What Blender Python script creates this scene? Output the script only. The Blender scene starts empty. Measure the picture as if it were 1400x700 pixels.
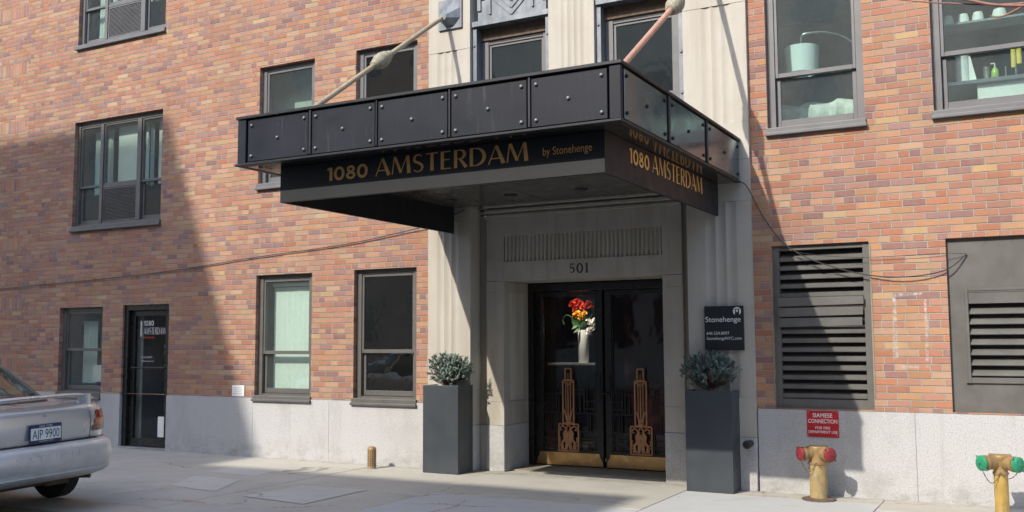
import bpy, bmesh, math, random
from math import sin, cos, pi, radians
from mathutils import Vector, Matrix
random.seed(7)
S = bpy.context.scene
C = bpy.context.collection

# ------------------------------------------------------------------ camera
cd = bpy.data.cameras.new("camera")
cam = bpy.data.objects.new("camera", cd)
C.objects.link(cam)
CY, CP, CR = .494368221, .0880283798, -.00483044128
fw = Vector((-sin(CY)*cos(CP), cos(CY)*cos(CP), sin(CP)))
rt = Vector((cos(CY), sin(CY), 0)); up = rt.cross(fw)
rt2 = cos(CR)*rt + sin(CR)*up; up2 = -sin(CR)*rt + cos(CR)*up
cam.matrix_world = Matrix(((rt2.x, up2.x, -fw.x, 0), (rt2.y, up2.y, -fw.y, -9.9), (rt2.z, up2.z, -fw.z, 1.495), (0, 0, 0, 1)))
cd.sensor_width = 36; cd.lens = 36*1332.549/1400
cd.clip_start = .05; cd.clip_end = 2000
S.camera = cam

# ------------------------------------------------------------------ sky, sun, exposure
SUN = Vector((.2445, .7300, -.6340)).normalized()      # direction the light travels
elev = math.asin(-SUN.z); azi = math.atan2(-SUN.x, -SUN.y)   # compass angle of the sun from +y, clockwise
w = bpy.data.worlds.new("World"); S.world = w; w.use_nodes = True
nt = w.node_tree
sky = nt.nodes.new('ShaderNodeTexSky'); sky.sky_type = 'NISHITA'; sky.sun_disc = False
sky.sun_elevation = elev; sky.sun_rotation = azi
sky.air_density = 1.0; sky.dust_density = 1.6; sky.ozone_density = .8
nt.links.new(sky.outputs[0], nt.nodes['Background'].inputs[0])
nt.nodes['Background'].inputs[1].default_value = .15
sl = bpy.data.lights.new("sun", 'SUN'); sl.energy = 2.0; sl.angle = radians(.53); sl.color = (1, .93, .81)
so = bpy.data.objects.new("sun", sl); C.objects.link(so)
so.rotation_euler = SUN.to_track_quat('-Z', 'Y').to_euler(); so.location = (-6, -20, 20)
S.view_settings.view_transform = 'Standard'; S.view_settings.look = 'None'
S.view_settings.exposure = 1.42; S.view_settings.gamma = 1; S.view_settings.use_curve_mapping = False
S.cycles.max_bounces = 8; S.cycles.transparent_max_bounces = 16

# ------------------------------------------------------------------ node helpers
class NT:
    def __init__(s, name):
        s.m = bpy.data.materials.new(name); s.m.use_nodes = True
        s.t = s.m.node_tree; s.b = s.t.nodes['Principled BSDF']; s.out = s.t.nodes['Material Output']
    def n(s, kind, **kw):
        x = s.t.nodes.new('ShaderNode'+kind)
        for k, v in kw.items(): setattr(x, k, v)
        return x
    def put(s, sock, v):
        if hasattr(v, 'is_output') or isinstance(v, bpy.types.NodeSocket): s.t.links.new(v, sock)
        elif v is not None:
            if sock.type == 'RGBA' and len(v) == 3: v = (*v, 1)
            sock.default_value = v
    def ma(s, op, a, b=None, c=None):
        x = s.n('Math', operation=op)
        s.put(x.inputs[0], a); s.put(x.inputs[1], b)
        if c is not None: s.put(x.inputs[2], c)
        return x.outputs[0]
    def mix(s, f, a, b, blend='MIX'):
        x = s.n('Mix', data_type='RGBA', blend_type=blend)
        s.put(x.inputs[0], f); s.put(x.inputs[6], a); s.put(x.inputs[7], b)
        return x.outputs[2]
    def ramp(s, f, stops, interp='LINEAR'):
        x = s.n('ValToRGB'); x.color_ramp.interpolation = interp
        e = x.color_ramp.elements
        while len(e) < len(stops): e.new(.5)
        for q, (p, c) in zip(e, stops):
            q.position = p; q.color = (*c, 1) if len(c) == 3 else c
        s.put(x.inputs[0], f)
        return x.outputs[0]
    def pos(s):
        return s.n('TexCoord').outputs['Object']
    def scaled(s, v, sc):
        x = s.n('VectorMath', operation='MULTIPLY'); s.put(x.inputs[0], v); x.inputs[1].default_value = sc
        return x.outputs[0]
    def noise(s, vec, scale, detail=4, rough=.55, dist=0):
        x = s.n('TexNoise'); s.put(x.inputs['Vector'], vec)
        x.inputs['Scale'].default_value = scale; x.inputs['Detail'].default_value = detail
        x.inputs['Roughness'].default_value = rough; x.inputs['Distortion'].default_value = dist
        return x.outputs['Fac']
    def rng(s, v, a, b, c=0, d=1):
        x = s.n('MapRange'); s.put(x.inputs[0], v)
        for i, q in enumerate((a, b, c, d)): x.inputs[i+1].default_value = q
        return x.outputs[0]
    def bump(s, h, strength=.3, dist=.01):
        x = s.n('Bump'); x.inputs['Strength'].default_value = strength; x.inputs['Distance'].default_value = dist
        s.put(x.inputs['Height'], h); s.t.links.new(x.outputs[0], s.b.inputs['Normal'])
    def fin(s, col=None, rough=None, metal=None, spec=None):
        for k, v in (('Base Color', col), ('Roughness', rough), ('Metallic', metal), ('Specular IOR Level', spec)):
            if v is not None: s.put(s.b.inputs[k], v)
        return s.m

def simple(name, col, rough=.6, metal=0, var=.15, scale=6, bump=0, spec=None, fine=60):
    t = NT(name); p = t.pos()
    f = t.noise(p, scale, 5, .6)
    lo = tuple(c*(1-var) for c in col); hi = tuple(min(1, c*(1+var)) for c in col)
    cc = t.ramp(f, [(.3, lo), (.7, hi)])
    r = t.rng(t.noise(p, scale*2.3, 3), .3, .7, max(0, rough-.08), min(1, rough+.08))
    if bump: t.bump(t.noise(p, fine, 4), bump, .004)
    return t.fin(cc, r, metal, spec)

# ------------------------------------------------------------------ materials
def brick_material():
    t = NT('brick'); p = t.pos()
    sp = t.n('SeparateXYZ'); t.put(sp.inputs[0], p); X, Y, Z = sp.outputs
    h = t.ma('ADD', t.ma('ADD', X, 40), Y); v = t.ma('SUBTRACT', Z, .79-6.79)   # row 100 sits on the granite (courses of .0679)
    CRS = .0679
    # small waviness of the courses
    wob = t.ma('MULTIPLY', t.ma('SUBTRACT', t.noise(p, 2.2, 2), .5), .010)
    v = t.ma('ADD', v, wob)
    rv = t.ma('DIVIDE', v, CRS); row = t.ma('FLOOR', rv); fv = t.ma('MULTIPLY', t.ma('FRACT', rv), CRS)
    r100 = t.ma('SUBTRACT', row, 100-96)
    isH = t.ma('LESS_THAN', t.ma('MODULO', r100, 6), .5)
    ln = t.ma('SUBTRACT', .2075, t.ma('MULTIPLY', isH, .2075/2))
    par = t.ma('MODULO', row, 2)
    jit = t.n('TexWhiteNoise', noise_dimensions='1D'); t.put(jit.inputs['W'], row)
    off = t.ma('ADD', t.ma('MULTIPLY', par, .5), t.ma('MULTIPLY', jit.outputs[0], .10))
    ru = t.ma('ADD', t.ma('DIVIDE', h, ln), t.ma('ADD', off, t.ma('MULTIPLY', isH, .25)))
    col = t.ma('FLOOR', ru); fu = t.ma('MULTIPLY', t.ma('FRACT', ru), ln)
    # soldier panels near the left end
    zz = t.ma('DIVIDE', t.ma('SUBTRACT', Z, 1.075-.957*4), .957)
    inz = t.ma('LESS_THAN', t.ma('FRACT', zz), .2037/.957); inx = t.ma('LESS_THAN', X, -14.22)
    sol = t.ma('MULTIPLY', t.ma('MULTIPLY', inz, inx), t.ma('GREATER_THAN', X, -15.4))
    su = t.ma('DIVIDE', h, CRS); scol = t.ma('FLOOR', su); sfu = t.ma('MULTIPLY', t.ma('FRACT', su), CRS)
    sfv = t.ma('MULTIPLY', t.ma('FRACT', zz), .957)
    def sel(a, b):
        x = t.n('Mix', data_type='FLOAT'); t.put(x.inputs[0], sol); t.put(x.inputs[2], a); t.put(x.inputs[3], b); return x.outputs[0]
    fu = sel(fu, sfu); fv = sel(fv, sfv); col = sel(col, scol); row = sel(row, t.ma('ADD', 500, t.ma('FLOOR', zz)))
    rag = t.ma('MULTIPLY', t.ma('SUBTRACT', t.noise(p, 90, 3), .5), .006)
    m1 = t.rng(t.ma('ADD', fu, rag), .0075, .0115); m2 = t.rng(t.ma('ADD', fv, rag), .0075, .0115)
    br = t.ma('MULTIPLY', m1, m2)
    cv = t.n('CombineXYZ'); t.put(cv.inputs[0], col); t.put(cv.inputs[1], row)
    wn = t.n('TexWhiteNoise', noise_dimensions='2D'); t.put(wn.inputs['Vector'], cv.outputs[0])
    bc = t.ramp(wn.outputs['Value'], [(0, (.36, .155, .088)), (.19, (.325, .138, .086)), (.36, (.37, .195, .105)), (.50, (.39, .20, .105)), (.60, (.32, .145, .092)),
                                      (.71, (.37, .215, .115)), (.80, (.255, .135, .12)), (.92, (.215, .11, .10)), (.975, (.40, .265, .135))], 'CONSTANT')
    hsv = t.n('HueSaturation'); t.put(hsv.inputs['Color'], bc)
    sc = t.n('SeparateColor'); t.put(sc.inputs[0], wn.outputs['Color'])
    t.put(hsv.inputs['Value'], t.rng(sc.outputs[1], 0, 1, 1.0, 1.24)); t.put(hsv.inputs['Saturation'], t.rng(sc.outputs[2], 0, 1, .82, 1.04))
    face = t.mix(t.rng(t.noise(p, 120, 4, .7), .35, .75, 0, .35), hsv.outputs[0], (.16, .09, .07))
    face = t.mix(t.rng(t.noise(p, 11, 5, .7), .45, .8, 0, .24), face, (.44, .32, .25))
    mort = t.mix(t.noise(p, 30, 4), (.27, .25, .21), (.40, .375, .325))
    c = t.mix(br, mort, face)
    grime = t.rng(t.noise(t.scaled(p, (.9, .9, .22)), 1.4, 6, .65), .42, .72, 0, .30)
    c = t.mix(grime, c, (.17, .11, .085))
    efl = t.rng(t.noise(t.scaled(p, (1.4, 1.4, .5)), 1.3, 5, .7), .62, .8, 0, .28)
    c = t.mix(efl, c, (.52, .46, .40))
    hh = t.ma('ADD', br, t.ma('MULTIPLY', t.noise(p, 160, 4), .35))
    t.bump(hh, .9, .011)
    return t.fin(c, .88, 0, .25)

def limestone_material(name='limestone', stain=.55):
    t = NT(name); p = t.pos()
    a = t.noise(p, 1.1, 5, .6); b = t.noise(t.scaled(p, (5, 5, .35)), 1.5, 5, .6); f = t.noise(p, 140, 4, .6)
    c = t.ramp(a, [(.3, (.415, .388, .338)), (.7, (.475, .453, .405))])
    c = t.mix(t.rng(b, .45, .75, 0, stain), c, (.325, .285, .23))
    c = t.mix(t.rng(t.noise(p, 2.7, 5, .65), .52, .72, 0, stain*.8), c, (.365, .325, .265))
    c = t.mix(t.rng(f, .35, .7, .18, 0), c, (.3, .27, .22))
    t.bump(t.ma('ADD', f, t.noise(p, 18, 3)), .12, .004)
    return t.fin(c, .85, 0, .3)

def granite_material():
    t = NT('granite'); p = t.pos()
    f = t.noise(p, 75, 3, .7); g = t.noise(p, 190, 2, .6)
    c = t.ramp(f, [(.28, (.24, .24, .25)), (.42, (.385, .385, .39)), (.55, (.455, .455, .455)), (.74, (.53, .525, .51))])
    c = t.mix(t.rng(g, .60, .72, 0, .7), c, (.17, .17, .18))
    sp = t.n('SeparateXYZ'); t.put(sp.inputs[0], p)
    low = t.rng(sp.outputs[2], .28, .02, 0, 1)                       # splash dirt on the lowest part, broken by noise
    d = t.ma('MULTIPLY', low, t.rng(t.noise(t.scaled(p, (1, 1, 1.5)), 4, 5, .7), .45, .68))
    c = t.mix(t.ma('MULTIPLY', d, .65), c, (.20, .185, .16))
    st = t.rng(t.noise(t.scaled(p, (1.2, 1.2, .6)), 1.4, 6, .7), .50, .70, 0, .6)
    c = t.mix(st, c, (.29, .28, .26))
    bt = t.n('TexWhiteNoise', noise_dimensions='1D'); t.put(bt.inputs['W'], t.ma('FLOOR', t.ma('DIVIDE', t.ma('ADD', sp.outputs[0], 40), 1.31)))
    c = t.mix(t.rng(bt.outputs[0], 0, 1, 0, .14), c, (.30, .30, .30))
    dr = t.rng(t.noise(t.scaled(p, (7, 7, .3)), 1.6, 5, .7), .58, .74, 0, .4)
    c = t.mix(dr, c, (.27, .26, .235))
    t.bump(f, .06, .003)
    return t.fin(c, .7, 0, .35)

def concrete_material(name, c1, c2, dirt=.5):
    t = NT(name); p = t.pos()
    a = t.noise(p, .8, 6, .65); f = t.noise(p, 110, 4, .7)
    c = t.ramp(a, [(.3, c1), (.7, c2)])
    c = t.mix(t.rng(f, .35, .75, .28, 0), c, tuple(x*.5 for x in c1))
    s = t.rng(t.noise(p, 3.1, 6, .7), .56, .75, 0, dirt)
    c = t.mix(s, c, tuple(x*.62 for x in c1))
    vo = t.n('TexVoronoi', feature='F1'); t.put(vo.inputs['Vector'], p); vo.inputs['Scale'].default_value = 3.3
    gum = t.rng(vo.outputs['Distance'], .035, .05, .55, 0)
    c = t.mix(gum, c, (.08, .075, .07))
    sx = t.n('SeparateXYZ'); t.put(sx.inputs[0], p)
    edge = t.ma('MULTIPLY', t.rng(t.ma('ABSOLUTE', sx.outputs[1]), .16, .0, 0, 1), t.rng(t.noise(p, 7, 5, .7), .38, .62))
    c = t.mix(t.ma('MULTIPLY', edge, .6), c, (.10, .09, .075))
    big = t.rng(t.noise(t.scaled(p, (.55, 1.2, 1)), 1.1, 5, .7), .5, .72, 0, dirt*.8)
    c = t.mix(big, c, tuple(x*.66 for x in c1))
    wv = t.n('TexVoronoi', feature='DISTANCE_TO_EDGE'); wv.inputs['Scale'].default_value = .55
    wp = t.n('VectorMath', operation='ADD'); nz = t.n('TexNoise'); nz.inputs['Scale'].default_value = 3; nz.inputs['Detail'].default_value = 5
    t.put(nz.inputs['Vector'], p); t.put(wp.inputs[0], p); t.put(wp.inputs[1], t.scaled(nz.outputs['Color'], (.5, .5, 0))); t.put(wv.inputs['Vector'], wp.outputs[0])
    crk = t.ma('MULTIPLY', t.rng(wv.outputs['Distance'], .002, .007, .6, 0), t.rng(t.noise(p, .9, 2), .52, .56))
    c = t.mix(crk, c, (.09, .085, .075))
    t.bump(t.ma('ADD', f, t.noise(p, 9, 4)), .18, .004)
    return t.fin(c, .9, 0, .25)

def fascia_material():
    t = NT('fascia_metal'); p = t.pos()
    st = t.noise(t.scaled(p, (14, 14, .9)), 1.8, 6, .7); g = t.noise(p, 3, 5, .6)
    c = t.mix(t.rng(g, .3, .7), (.0068, .009, .0158), (.0115, .0148, .0245))
    c = t.mix(t.ma('MULTIPLY', t.rng(st, .56, .76), t.rng(t.noise(p, 1.9, 3), .40, .60, 0, .62)), c, (.11, .115, .13))
    sp = t.noise(p, 46, 3, .6)
    c = t.mix(t.ma('MULTIPLY', t.rng(sp, .69, .75), .22), c, (.22, .22, .22))
    return t.fin(c, t.rng(g, .3, .7, .45, .6), 0, .3)

def glass_material(name, tint, rough=.01, grime=.04, f0=1.5, refl=.09):
    t = NT(name); p = t.pos()
    tr = t.n('BsdfTransparent'); tr.inputs[0].default_value = (*tint, 1)
    gl = t.n('BsdfGlossy'); gl.inputs['Roughness'].default_value = rough; gl.inputs[0].default_value = (.9, .95, .95, 1)
    bp = t.n('Bump'); bp.inputs['Strength'].default_value = .12; bp.inputs['Distance'].default_value = .02; t.put(bp.inputs['Height'], t.noise(p, 3.5, 2)); t.t.links.new(bp.outputs[0], gl.inputs['Normal'])
    df = t.n('BsdfDiffuse'); df.inputs[0].default_value = (.52, .56, .57, 1)
    lw = t.n('LayerWeight'); lw.inputs['Blend'].default_value = .5
    fr = t.ma('ADD', refl, t.ma('MULTIPLY', t.ma('POWER', lw.outputs['Facing'], 5), .9))
    m1 = t.n('MixShader'); t.put(m1.inputs[0], fr); t.t.links.new(tr.outputs[0], m1.inputs[1]); t.t.links.new(gl.outputs[0], m1.inputs[2])
    m2 = t.n('MixShader')
    g = t.ma('ADD', t.rng(t.noise(t.scaled(p, (1, 1, .5)), 2.0, 6, .75), .3, .8, .5*grime, grime), t.rng(t.noise(p, 60, 2, .6), .66, .72, 0, grime*3))
    t.put(m2.inputs[0], g); t.t.links.new(m1.outputs[0], m2.inputs[1]); t.t.links.new(df.outputs[0], m2.inputs[2])
    t.t.links.new(m2.outputs[0], t.out.inputs[0])
    return t.m

def emis(name, col, st):
    t = NT(name); t.put(t.b.inputs['Emission Color'], col); t.b.inputs['Emission Strength'].default_value = st
    return t.fin(col, .5)

M = dict(
    brick=brick_material(), lime=limestone_material(), limes=limestone_material('stained_limestone', .95), granite=granite_material(),
    walk=concrete_material('old_concrete', (.39, .37, .32), (.48, .455, .40)),
    walk2=concrete_material('new_concrete', (.41, .415, .405), (.48, .485, .475), .25),
    walk3=concrete_material('repair_concrete', (.455, .44, .40), (.52, .505, .465), .4),
    joint=simple('joint_dirt', (.07, .065, .06), .95),
    asphalt=concrete_material('asphalt', (.09, .09, .09), (.13, .13, .13)),
    kerb=simple('kerb_stone', (.22, .20, .15), .85, bump=.2),
    fascia=fascia_material(),
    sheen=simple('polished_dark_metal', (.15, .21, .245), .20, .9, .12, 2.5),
    lip=simple('polished_underside', (.035, .033, .031), .10, .2, .1, 3, spec=.9),
    signpanel=simple('sign_panel', (.0165, .0185, .021), .58, 0, .12, 3, spec=.35),
    trim=simple('black_trim', (.012, .013, .017), .5, 0, .2, 5),
    gold=simple('gold_letters', (.72, .40, .12), .5, .0, .1, 8),
    soffit=simple('soffit', (.06, .056, .05), .22, 0, .12, 2, spec=.6),
    frame=simple('bronze_frame', (.112, .108, .10), .5, .15, .12, 4),
    framel=simple('grey_frame', (.125, .125, .13), .5, .1, .1, 4),
    zinc=None, black=simple('black_metal', (.016, .015, .014), .38, .2, .15, 6),
    blackd=simple('black_door_frame', (.013, .0125, .012), .32, 0, .2, 6),
    brass=simple('brass_plate', (.52, .33, .15), .33, .85, .22, 5),
    copper=simple('copper_grille', (.46, .235, .125), .45, .5, .15, 12),
    louver=simple('louver_paint', (.098, .095, .088), .6, 0, .2, 4, bump=.05),
    planter=simple('planter_finish', (.040, .047, .055), .45, 0, .10, 2.2),
    soil=simple('soil', (.05, .035, .025), .95, 0, .4, 30, bump=.6),
    room=simple('room_wall', (.26, .30, .30), .9),
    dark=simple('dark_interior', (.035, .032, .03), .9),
    lobby=simple('lobby_wall', (.22, .15, .12), .7, 0, .3, 1.5),
    lobbyred=simple('lobby_red_wood', (.085, .026, .02), .45, 0, .3, 2),
    floor=simple('lobby_floor', (.34, .29, .21), .3, 0, .2, 2),
    blind=simple('white_blind', (.74, .80, .76), .85, 0, .03, 2),
    curtain=simple('curtain', (.60, .68, .65), .9, 0, .06, 3),
    white=simple('white_paint', (.78, .78, .75), .6, 0, .05, 5),
    vase=simple('white_ceramic', (.80, .82, .80), .35, 0, .03, 5),
    red=simple('red_enamel', (.42, .012, .018), .38, 0, .12, 6),
    capred=simple('red_cap', (.20, .014, .02), .4, 0, .2, 14),
    capgreen=simple('green_cap', (.015, .23, .115), .4, 0, .12, 14),
    cast=simple('gilded_casting', (.31, .205, .095), .45, .35, .3, 14, bump=.12),
    yellow=simple('yellow_pipe', (.50, .335, .09), .5, 0, .25, 7, bump=.05),
    tan=simple('tan_pipe', (.42, .31, .15), .5, .1, .35, 9, bump=.05),
    boltgrey=simple('bolt_grey', (.16, .165, .175), .5, .5),
    steel=simple('steel', (.45, .45, .44), .35, .8),
    rust=simple('rusty_steel', (.12, .085, .06), .85, .2, .4, 20),
    rodtan=simple('weathered_rod', (.33, .28, .19), .5, .2, .25, 7),
    rodpink=simple('copper_rod', (.52, .30, .22), .45, .35, .2, 7),
    wrap=simple('rod_coupling', (.27, .25, .18), .75, 0, .35, 26, bump=.6, fine=90),
    rubber=simple('tyre_rubber', (.018, .018, .018), .85, 0, .25, 12),
    wire=simple('wire', (.03, .03, .03), .6),
    bark=simple('bark', (.14, .09, .07), .85, 0, .3, 20, bump=.5),
    twig=simple('twig_bark', (.25, .13, .10), .7, 0, .25, 20),
    ink=simple('white_lettering', (.72, .72, .70), .6, 0, .03),
    grey_ink=simple('grey_lettering', (.45, .45, .46), .6, 0, .03),
    red_ink=simple('red_lettering', (.6, .04, .03), .6),
    dark_ink=simple('dark_numeral', (.035, .034, .034), .5),
    orange_paint=simple('orange_mark', (.58, .20, .12), .9, 0, .2, 12),
    pink_paint=simple('pink_mark', (.46, .21, .21), .9, 0, .15, 12),
)
def zinc_mat():
    t = NT('weathered_zinc'); p = t.pos()
    a = t.noise(t.scaled(p, (1.4, 1.4, .6)), 7, 6, .7)
    c = t.ramp(a, [(.3, (.10, .115, .135)), (.5, (.155, .172, .195)), (.68, (.21, .228, .25)), (.8, (.36, .37, .38))])
    t.bump(a, .1, .003)
    return t.fin(c, .5, .35)
M['zinc'] = zinc_mat()
def chipped(name, col, grime=(.12, .09, .06), pale=(.30, .34, .31), rough=.5, metal=.1):
    t = NT(name); p = t.pos()
    c = t.mix(t.rng(t.noise(p, 6, 5, .65), .3, .7), tuple(x*.72 for x in col), tuple(x*1.12 for x in col))
    c = t.mix(t.rng(t.noise(t.scaled(p, (1, 1, .5)), 17, 5, .7), .60, .66, 0, .75), c, pale)
    c = t.mix(t.rng(t.noise(t.scaled(p, (1, 1, .35)), 11, 6, .75), .50, .72, 0, .7), c, grime)
    n = t.noise(p, 70, 4, .7); t.bump(n, .2, .003)
    return t.fin(c, t.rng(n, .3, .7, rough-.1, rough+.2), metal)
M['cast'] = chipped('gilded_casting_worn', (.33, .215, .095), metal=.3); M['tan'] = chipped('tan_pipe_worn', (.40, .29, .13)); M['yellow'] = chipped('yellow_pipe_worn', (.47, .31, .08), pale=(.40, .36, .22))
M['capred'] = chipped('red_cap_worn', (.22, .016, .022), grime=(.07, .02, .02), pale=(.30, .12, .12), metal=0); M['capgreen'] = chipped('green_cap_worn', (.016, .24, .12), grime=(.02, .09, .05), pale=(.10, .33, .22), metal=0)
def paint_mark_mat(name, col):
    t = NT(name); p = t.pos()
    tr = t.n('BsdfTransparent'); ms = t.n('MixShader')
    t.put(t.b.inputs['Base Color'], col); t.b.inputs['Roughness'].default_value = .9
    t.put(ms.inputs[0], t.rng(t.noise(p, 22, 4, .7), .42, .64, 0, .62))
    t.t.links.new(tr.outputs[0], ms.inputs[1]); t.t.links.new(t.b.outputs[0], ms.inputs[2]); t.t.links.new(ms.outputs[0], t.out.inputs[0])
    return t.m
M['orange_paint'] = paint_mark_mat('orange_spray', (.72, .22, .10)); M['pink_paint'] = paint_mark_mat('pink_spray', (.50, .24, .23))
M['white_spray'] = paint_mark_mat('white_spray', (.62, .58, .55))
M['glass'] = glass_material('window_glass', (.88, .93, .905))
M['glassd'] = glass_material('dark_window_glass', (.70, .73, .70), grime=.01)
M['screen'] = glass_material('insect_screen_glass', (.52, .53, .50), .06, .03)
M['glassdoor'] = glass_material('door_glass', (.86, .85, .83), .01, .01, 1.5, .025)
M['glassr'] = glass_material('dusty_window_glass', (.86, .94, .93), .01, .07, 1.5, .07)
M['glasscar'] = glass_material('car_glass', (.42, .47, .44), .01, .02, 1.6)

# ------------------------------------------------------------------ mesh helpers
class MB:
    def __init__(s): s.v = []; s.f = []; s.mi = []; s.cur = 0
    def add(s, vs, fs):
        o = len(s.v); s.v += [tuple(q) for q in vs]
        for f in fs: s.f.append([i+o for i in f]); s.mi.append(s.cur)
        return s
    def box(s, x0, x1, y0, y1, z0, z1):
        if x0 > x1: x0, x1 = x1, x0
        if y0 > y1: y0, y1 = y1, y0
        if z0 > z1: z0, z1 = z1, z0
        return s.add([(x0,y0,z0),(x1,y0,z0),(x1,y1,z0),(x0,y1,z0),(x0,y0,z1),(x1,y0,z1),(x1,y1,z1),(x0,y1,z1)],
              [(0,3,2,1),(4,5,6,7),(0,1,5,4),(1,2,6,5),(2,3,7,6),(3,0,4,7)])
    def quad(s, a, b, c, d): return s.add([a, b, c, d], [(0,1,2,3)])
    def tube(s, pts, rs, n=10, caps=True):
        pts = [Vector(p) for p in pts]
        if not isinstance(rs, (list, tuple)): rs = [rs]*len(pts)
        rings = []; ref = None
        for i, p in enumerate(pts):
            d = (pts[min(i+1, len(pts)-1)]-pts[max(i-1, 0)]).normalized()
            if ref is None:
                ref = Vector((0, 0, 1)) if abs(d.z) < .9 else Vector((1, 0, 0))
            a = (ref - d*ref.dot(d)).normalized(); b = d.cross(a); ref = a
            rings.append([p + (a*cos(2*pi*k/n)+b*sin(2*pi*k/n))*rs[i] for k in range(n)])
        return s.loft(rings, True, caps)
    def loft(s, rings, closed=True, caps=True):
        n = len(rings[0]); vs = [q for r in rings for q in r]; fs = []
        for i in range(len(rings)-1):
            for k in range(n if closed else n-1):
                a = i*n+k; b = i*n+(k+1) % n
                fs.append((a, b, b+n, a+n))
        if caps: fs.append(tuple(range(n-1, -1, -1))); fs.append(tuple(range((len(rings)-1)*n, len(rings)*n)))
        return s.add(vs, fs)
    def lathe(s, c, axis, prof, n=20):          # prof: (distance along the axis, radius)
        c = Vector(c); ax = Vector(axis).normalized()
        return s.tube([c+ax*t for t, r in prof], [max(r, .0005) for t, r in prof], n)
    def prism(s, poly, z0, z1):                 # poly of (x, y), counter-clockwise seen from above
        n = len(poly)
        vs = [(x, y, z0) for x, y in poly]+[(x, y, z1) for x, y in poly]
        fs = [tuple(range(n-1, -1, -1)), tuple(range(n, 2*n))]+[(i, (i+1) % n, (i+1) % n+n, i+n) for i in range(n)]
        return s.add(vs, fs)
    def slab(s, poly, y0, y1):                  # poly of (x, z) upright, counter-clockwise seen from -y, from y0 (front) back to y1
        n = len(poly)
        vs = [(x, y0, z) for x, z in poly]+[(x, y1, z) for x, z in poly]
        fs = [tuple(range(n)), tuple(range(2*n-1, n-1, -1))]+[(i, i+n, (i+1) % n+n, (i+1) % n) for i in range(n)]
        return s.add(vs, fs)
    def build(s, name, mat, parent=None, bevel=0, smooth=False, seg=2):
        me = bpy.data.meshes.new(name); me.from_pydata(s.v, [], s.f)
        for m in (mat if isinstance(mat, (list, tuple)) else [mat]): me.materials.append(m)
        me.polygons.foreach_set('material_index', s.mi)
        bm = bmesh.new(); bm.from_mesh(me); bmesh.ops.recalc_face_normals(bm, faces=bm.faces) if s.fix else None; bm.to_mesh(me); bm.free()
        o = bpy.data.objects.new(name, me); C.objects.link(o)
        if parent is not None:
            o.parent = parent
        if smooth:
            for p in me.polygons: p.use_smooth = True
            md = o.modifiers.new('es', 'EDGE_SPLIT'); md.split_angle = radians(40)
        if bevel:
            md = o.modifiers.new('bv', 'BEVEL'); md.width = bevel; md.segments = seg; md.limit_method = 'ANGLE'; md.angle_limit = radians(50)
        return o
    fix = False

def tag(o, label=None, cat=None, group=None, kind=None):
    for k, v in (('label', label), ('category', cat), ('group', group), ('kind', kind)):
        if v: o[k] = v
    return o
def thing(name, label, cat, loc=(0, 0, 0), rz=0, group=None):
    o = bpy.data.objects.new(name, None); C.objects.link(o); o.location = loc; o.rotation_euler = (0, 0, rz)
    o.empty_display_size = .1
    return tag(o, label, cat, group)
def dup(root, loc, rz=0, label=None, skip=()):
    r = root.copy(); C.objects.link(r); r.location = loc; r.rotation_euler = (0, 0, rz)
    if label: r['label'] = label
    for ch in root.children:
        if ch.name.split('.')[0] in skip: continue
        c = ch.copy(); C.objects.link(c); c.parent = r
        for g in ch.children:
            d = g.copy(); C.objects.link(d); d.parent = c
    return r
def struct(o): return tag(o, kind='structure')

def text_mesh(body, fit=None, height=None, spacing=1.0, bold=0):
    """flat outline text as (verts2d, faces); scaled to width fit and/or cap height"""
    cu = bpy.data.curves.new('text', 'FONT'); cu.body = body; cu.space_character = spacing; cu.offset = bold
    cu.resolution_u = 4
    ob = bpy.data.objects.new('text', cu); C.objects.link(ob)
    dg = bpy.context.evaluated_depsgraph_get()
    me = bpy.data.meshes.new_from_object(ob.evaluated_get(dg))
    vs = [(v.co.x, v.co.y) for v in me.vertices]; fs = [tuple(p.vertices) for p in me.polygons]
    bpy.data.objects.remove(ob); bpy.data.curves.remove(cu); bpy.data.meshes.remove(me)
    x0 = min(v[0] for v in vs); x1 = max(v[0] for v in vs); y1 = .73
    sx = sy = None
    if height: sy = height/y1
    if fit: sx = fit/(x1-x0)
    if sx is None: sx = sy
    if sy is None: sy = sx
    return [((x-x0)*sx, y*sy) for x, y in vs], fs
def put_text(mb, vf, u0, v0, plane, d, shear=0):
    vs, fs = vf
    if plane == 'xz': P = [(u0+u, d, v0+v) for u, v in vs]
    else: P = [(d, u0+u, v0+v) for u, v in vs]
    # faces of font meshes point to +z in 2d; same winding works for both planes
    mb.add(P, fs)

# stroke lettering (ribbons with swelling width)
def ribbon(pts, ws, closed=False):
    n = len(pts); out = []
    if not isinstance(ws, (list, tuple)): ws = [ws]*n
    for i, p in enumerate(pts):
        if closed: a, b = pts[i-1], pts[(i+1) % n]
        else: a, b = pts[max(i-1, 0)], pts[min(i+1, n-1)]
        dx, dy = b[0]-a[0], b[1]-a[1]; l = math.hypot(dx, dy) or 1
        nx, ny = -dy/l*ws[i]/2, dx/l*ws[i]/2
        out.append(((p[0]+nx, p[1]+ny), (p[0]-nx, p[1]-ny)))
    vs = [q for pr in out for q in pr]; fs = []
    m = n if closed else n-1
    for i in range(m):
        j = (i+1) % n
        fs.append((2*i, 2*i+1, 2*j+1, 2*j))
    return vs, fs
def arc(cx, cy, rx, ry, a0, a1, n=14): return [(cx+rx*cos(radians(a0+(a1-a0)*i/n)), cy+ry*sin(radians(a0+(a1-a0)*i/n))) for i in range(n+1)]
def hor(x0, x1, y, t): return ribbon([(x0, y), (x1, y)], t)
def swell(n, lo, hi): return [lo+(hi-lo)*sin(pi*i/n) for i in range(n+1)]
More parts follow.
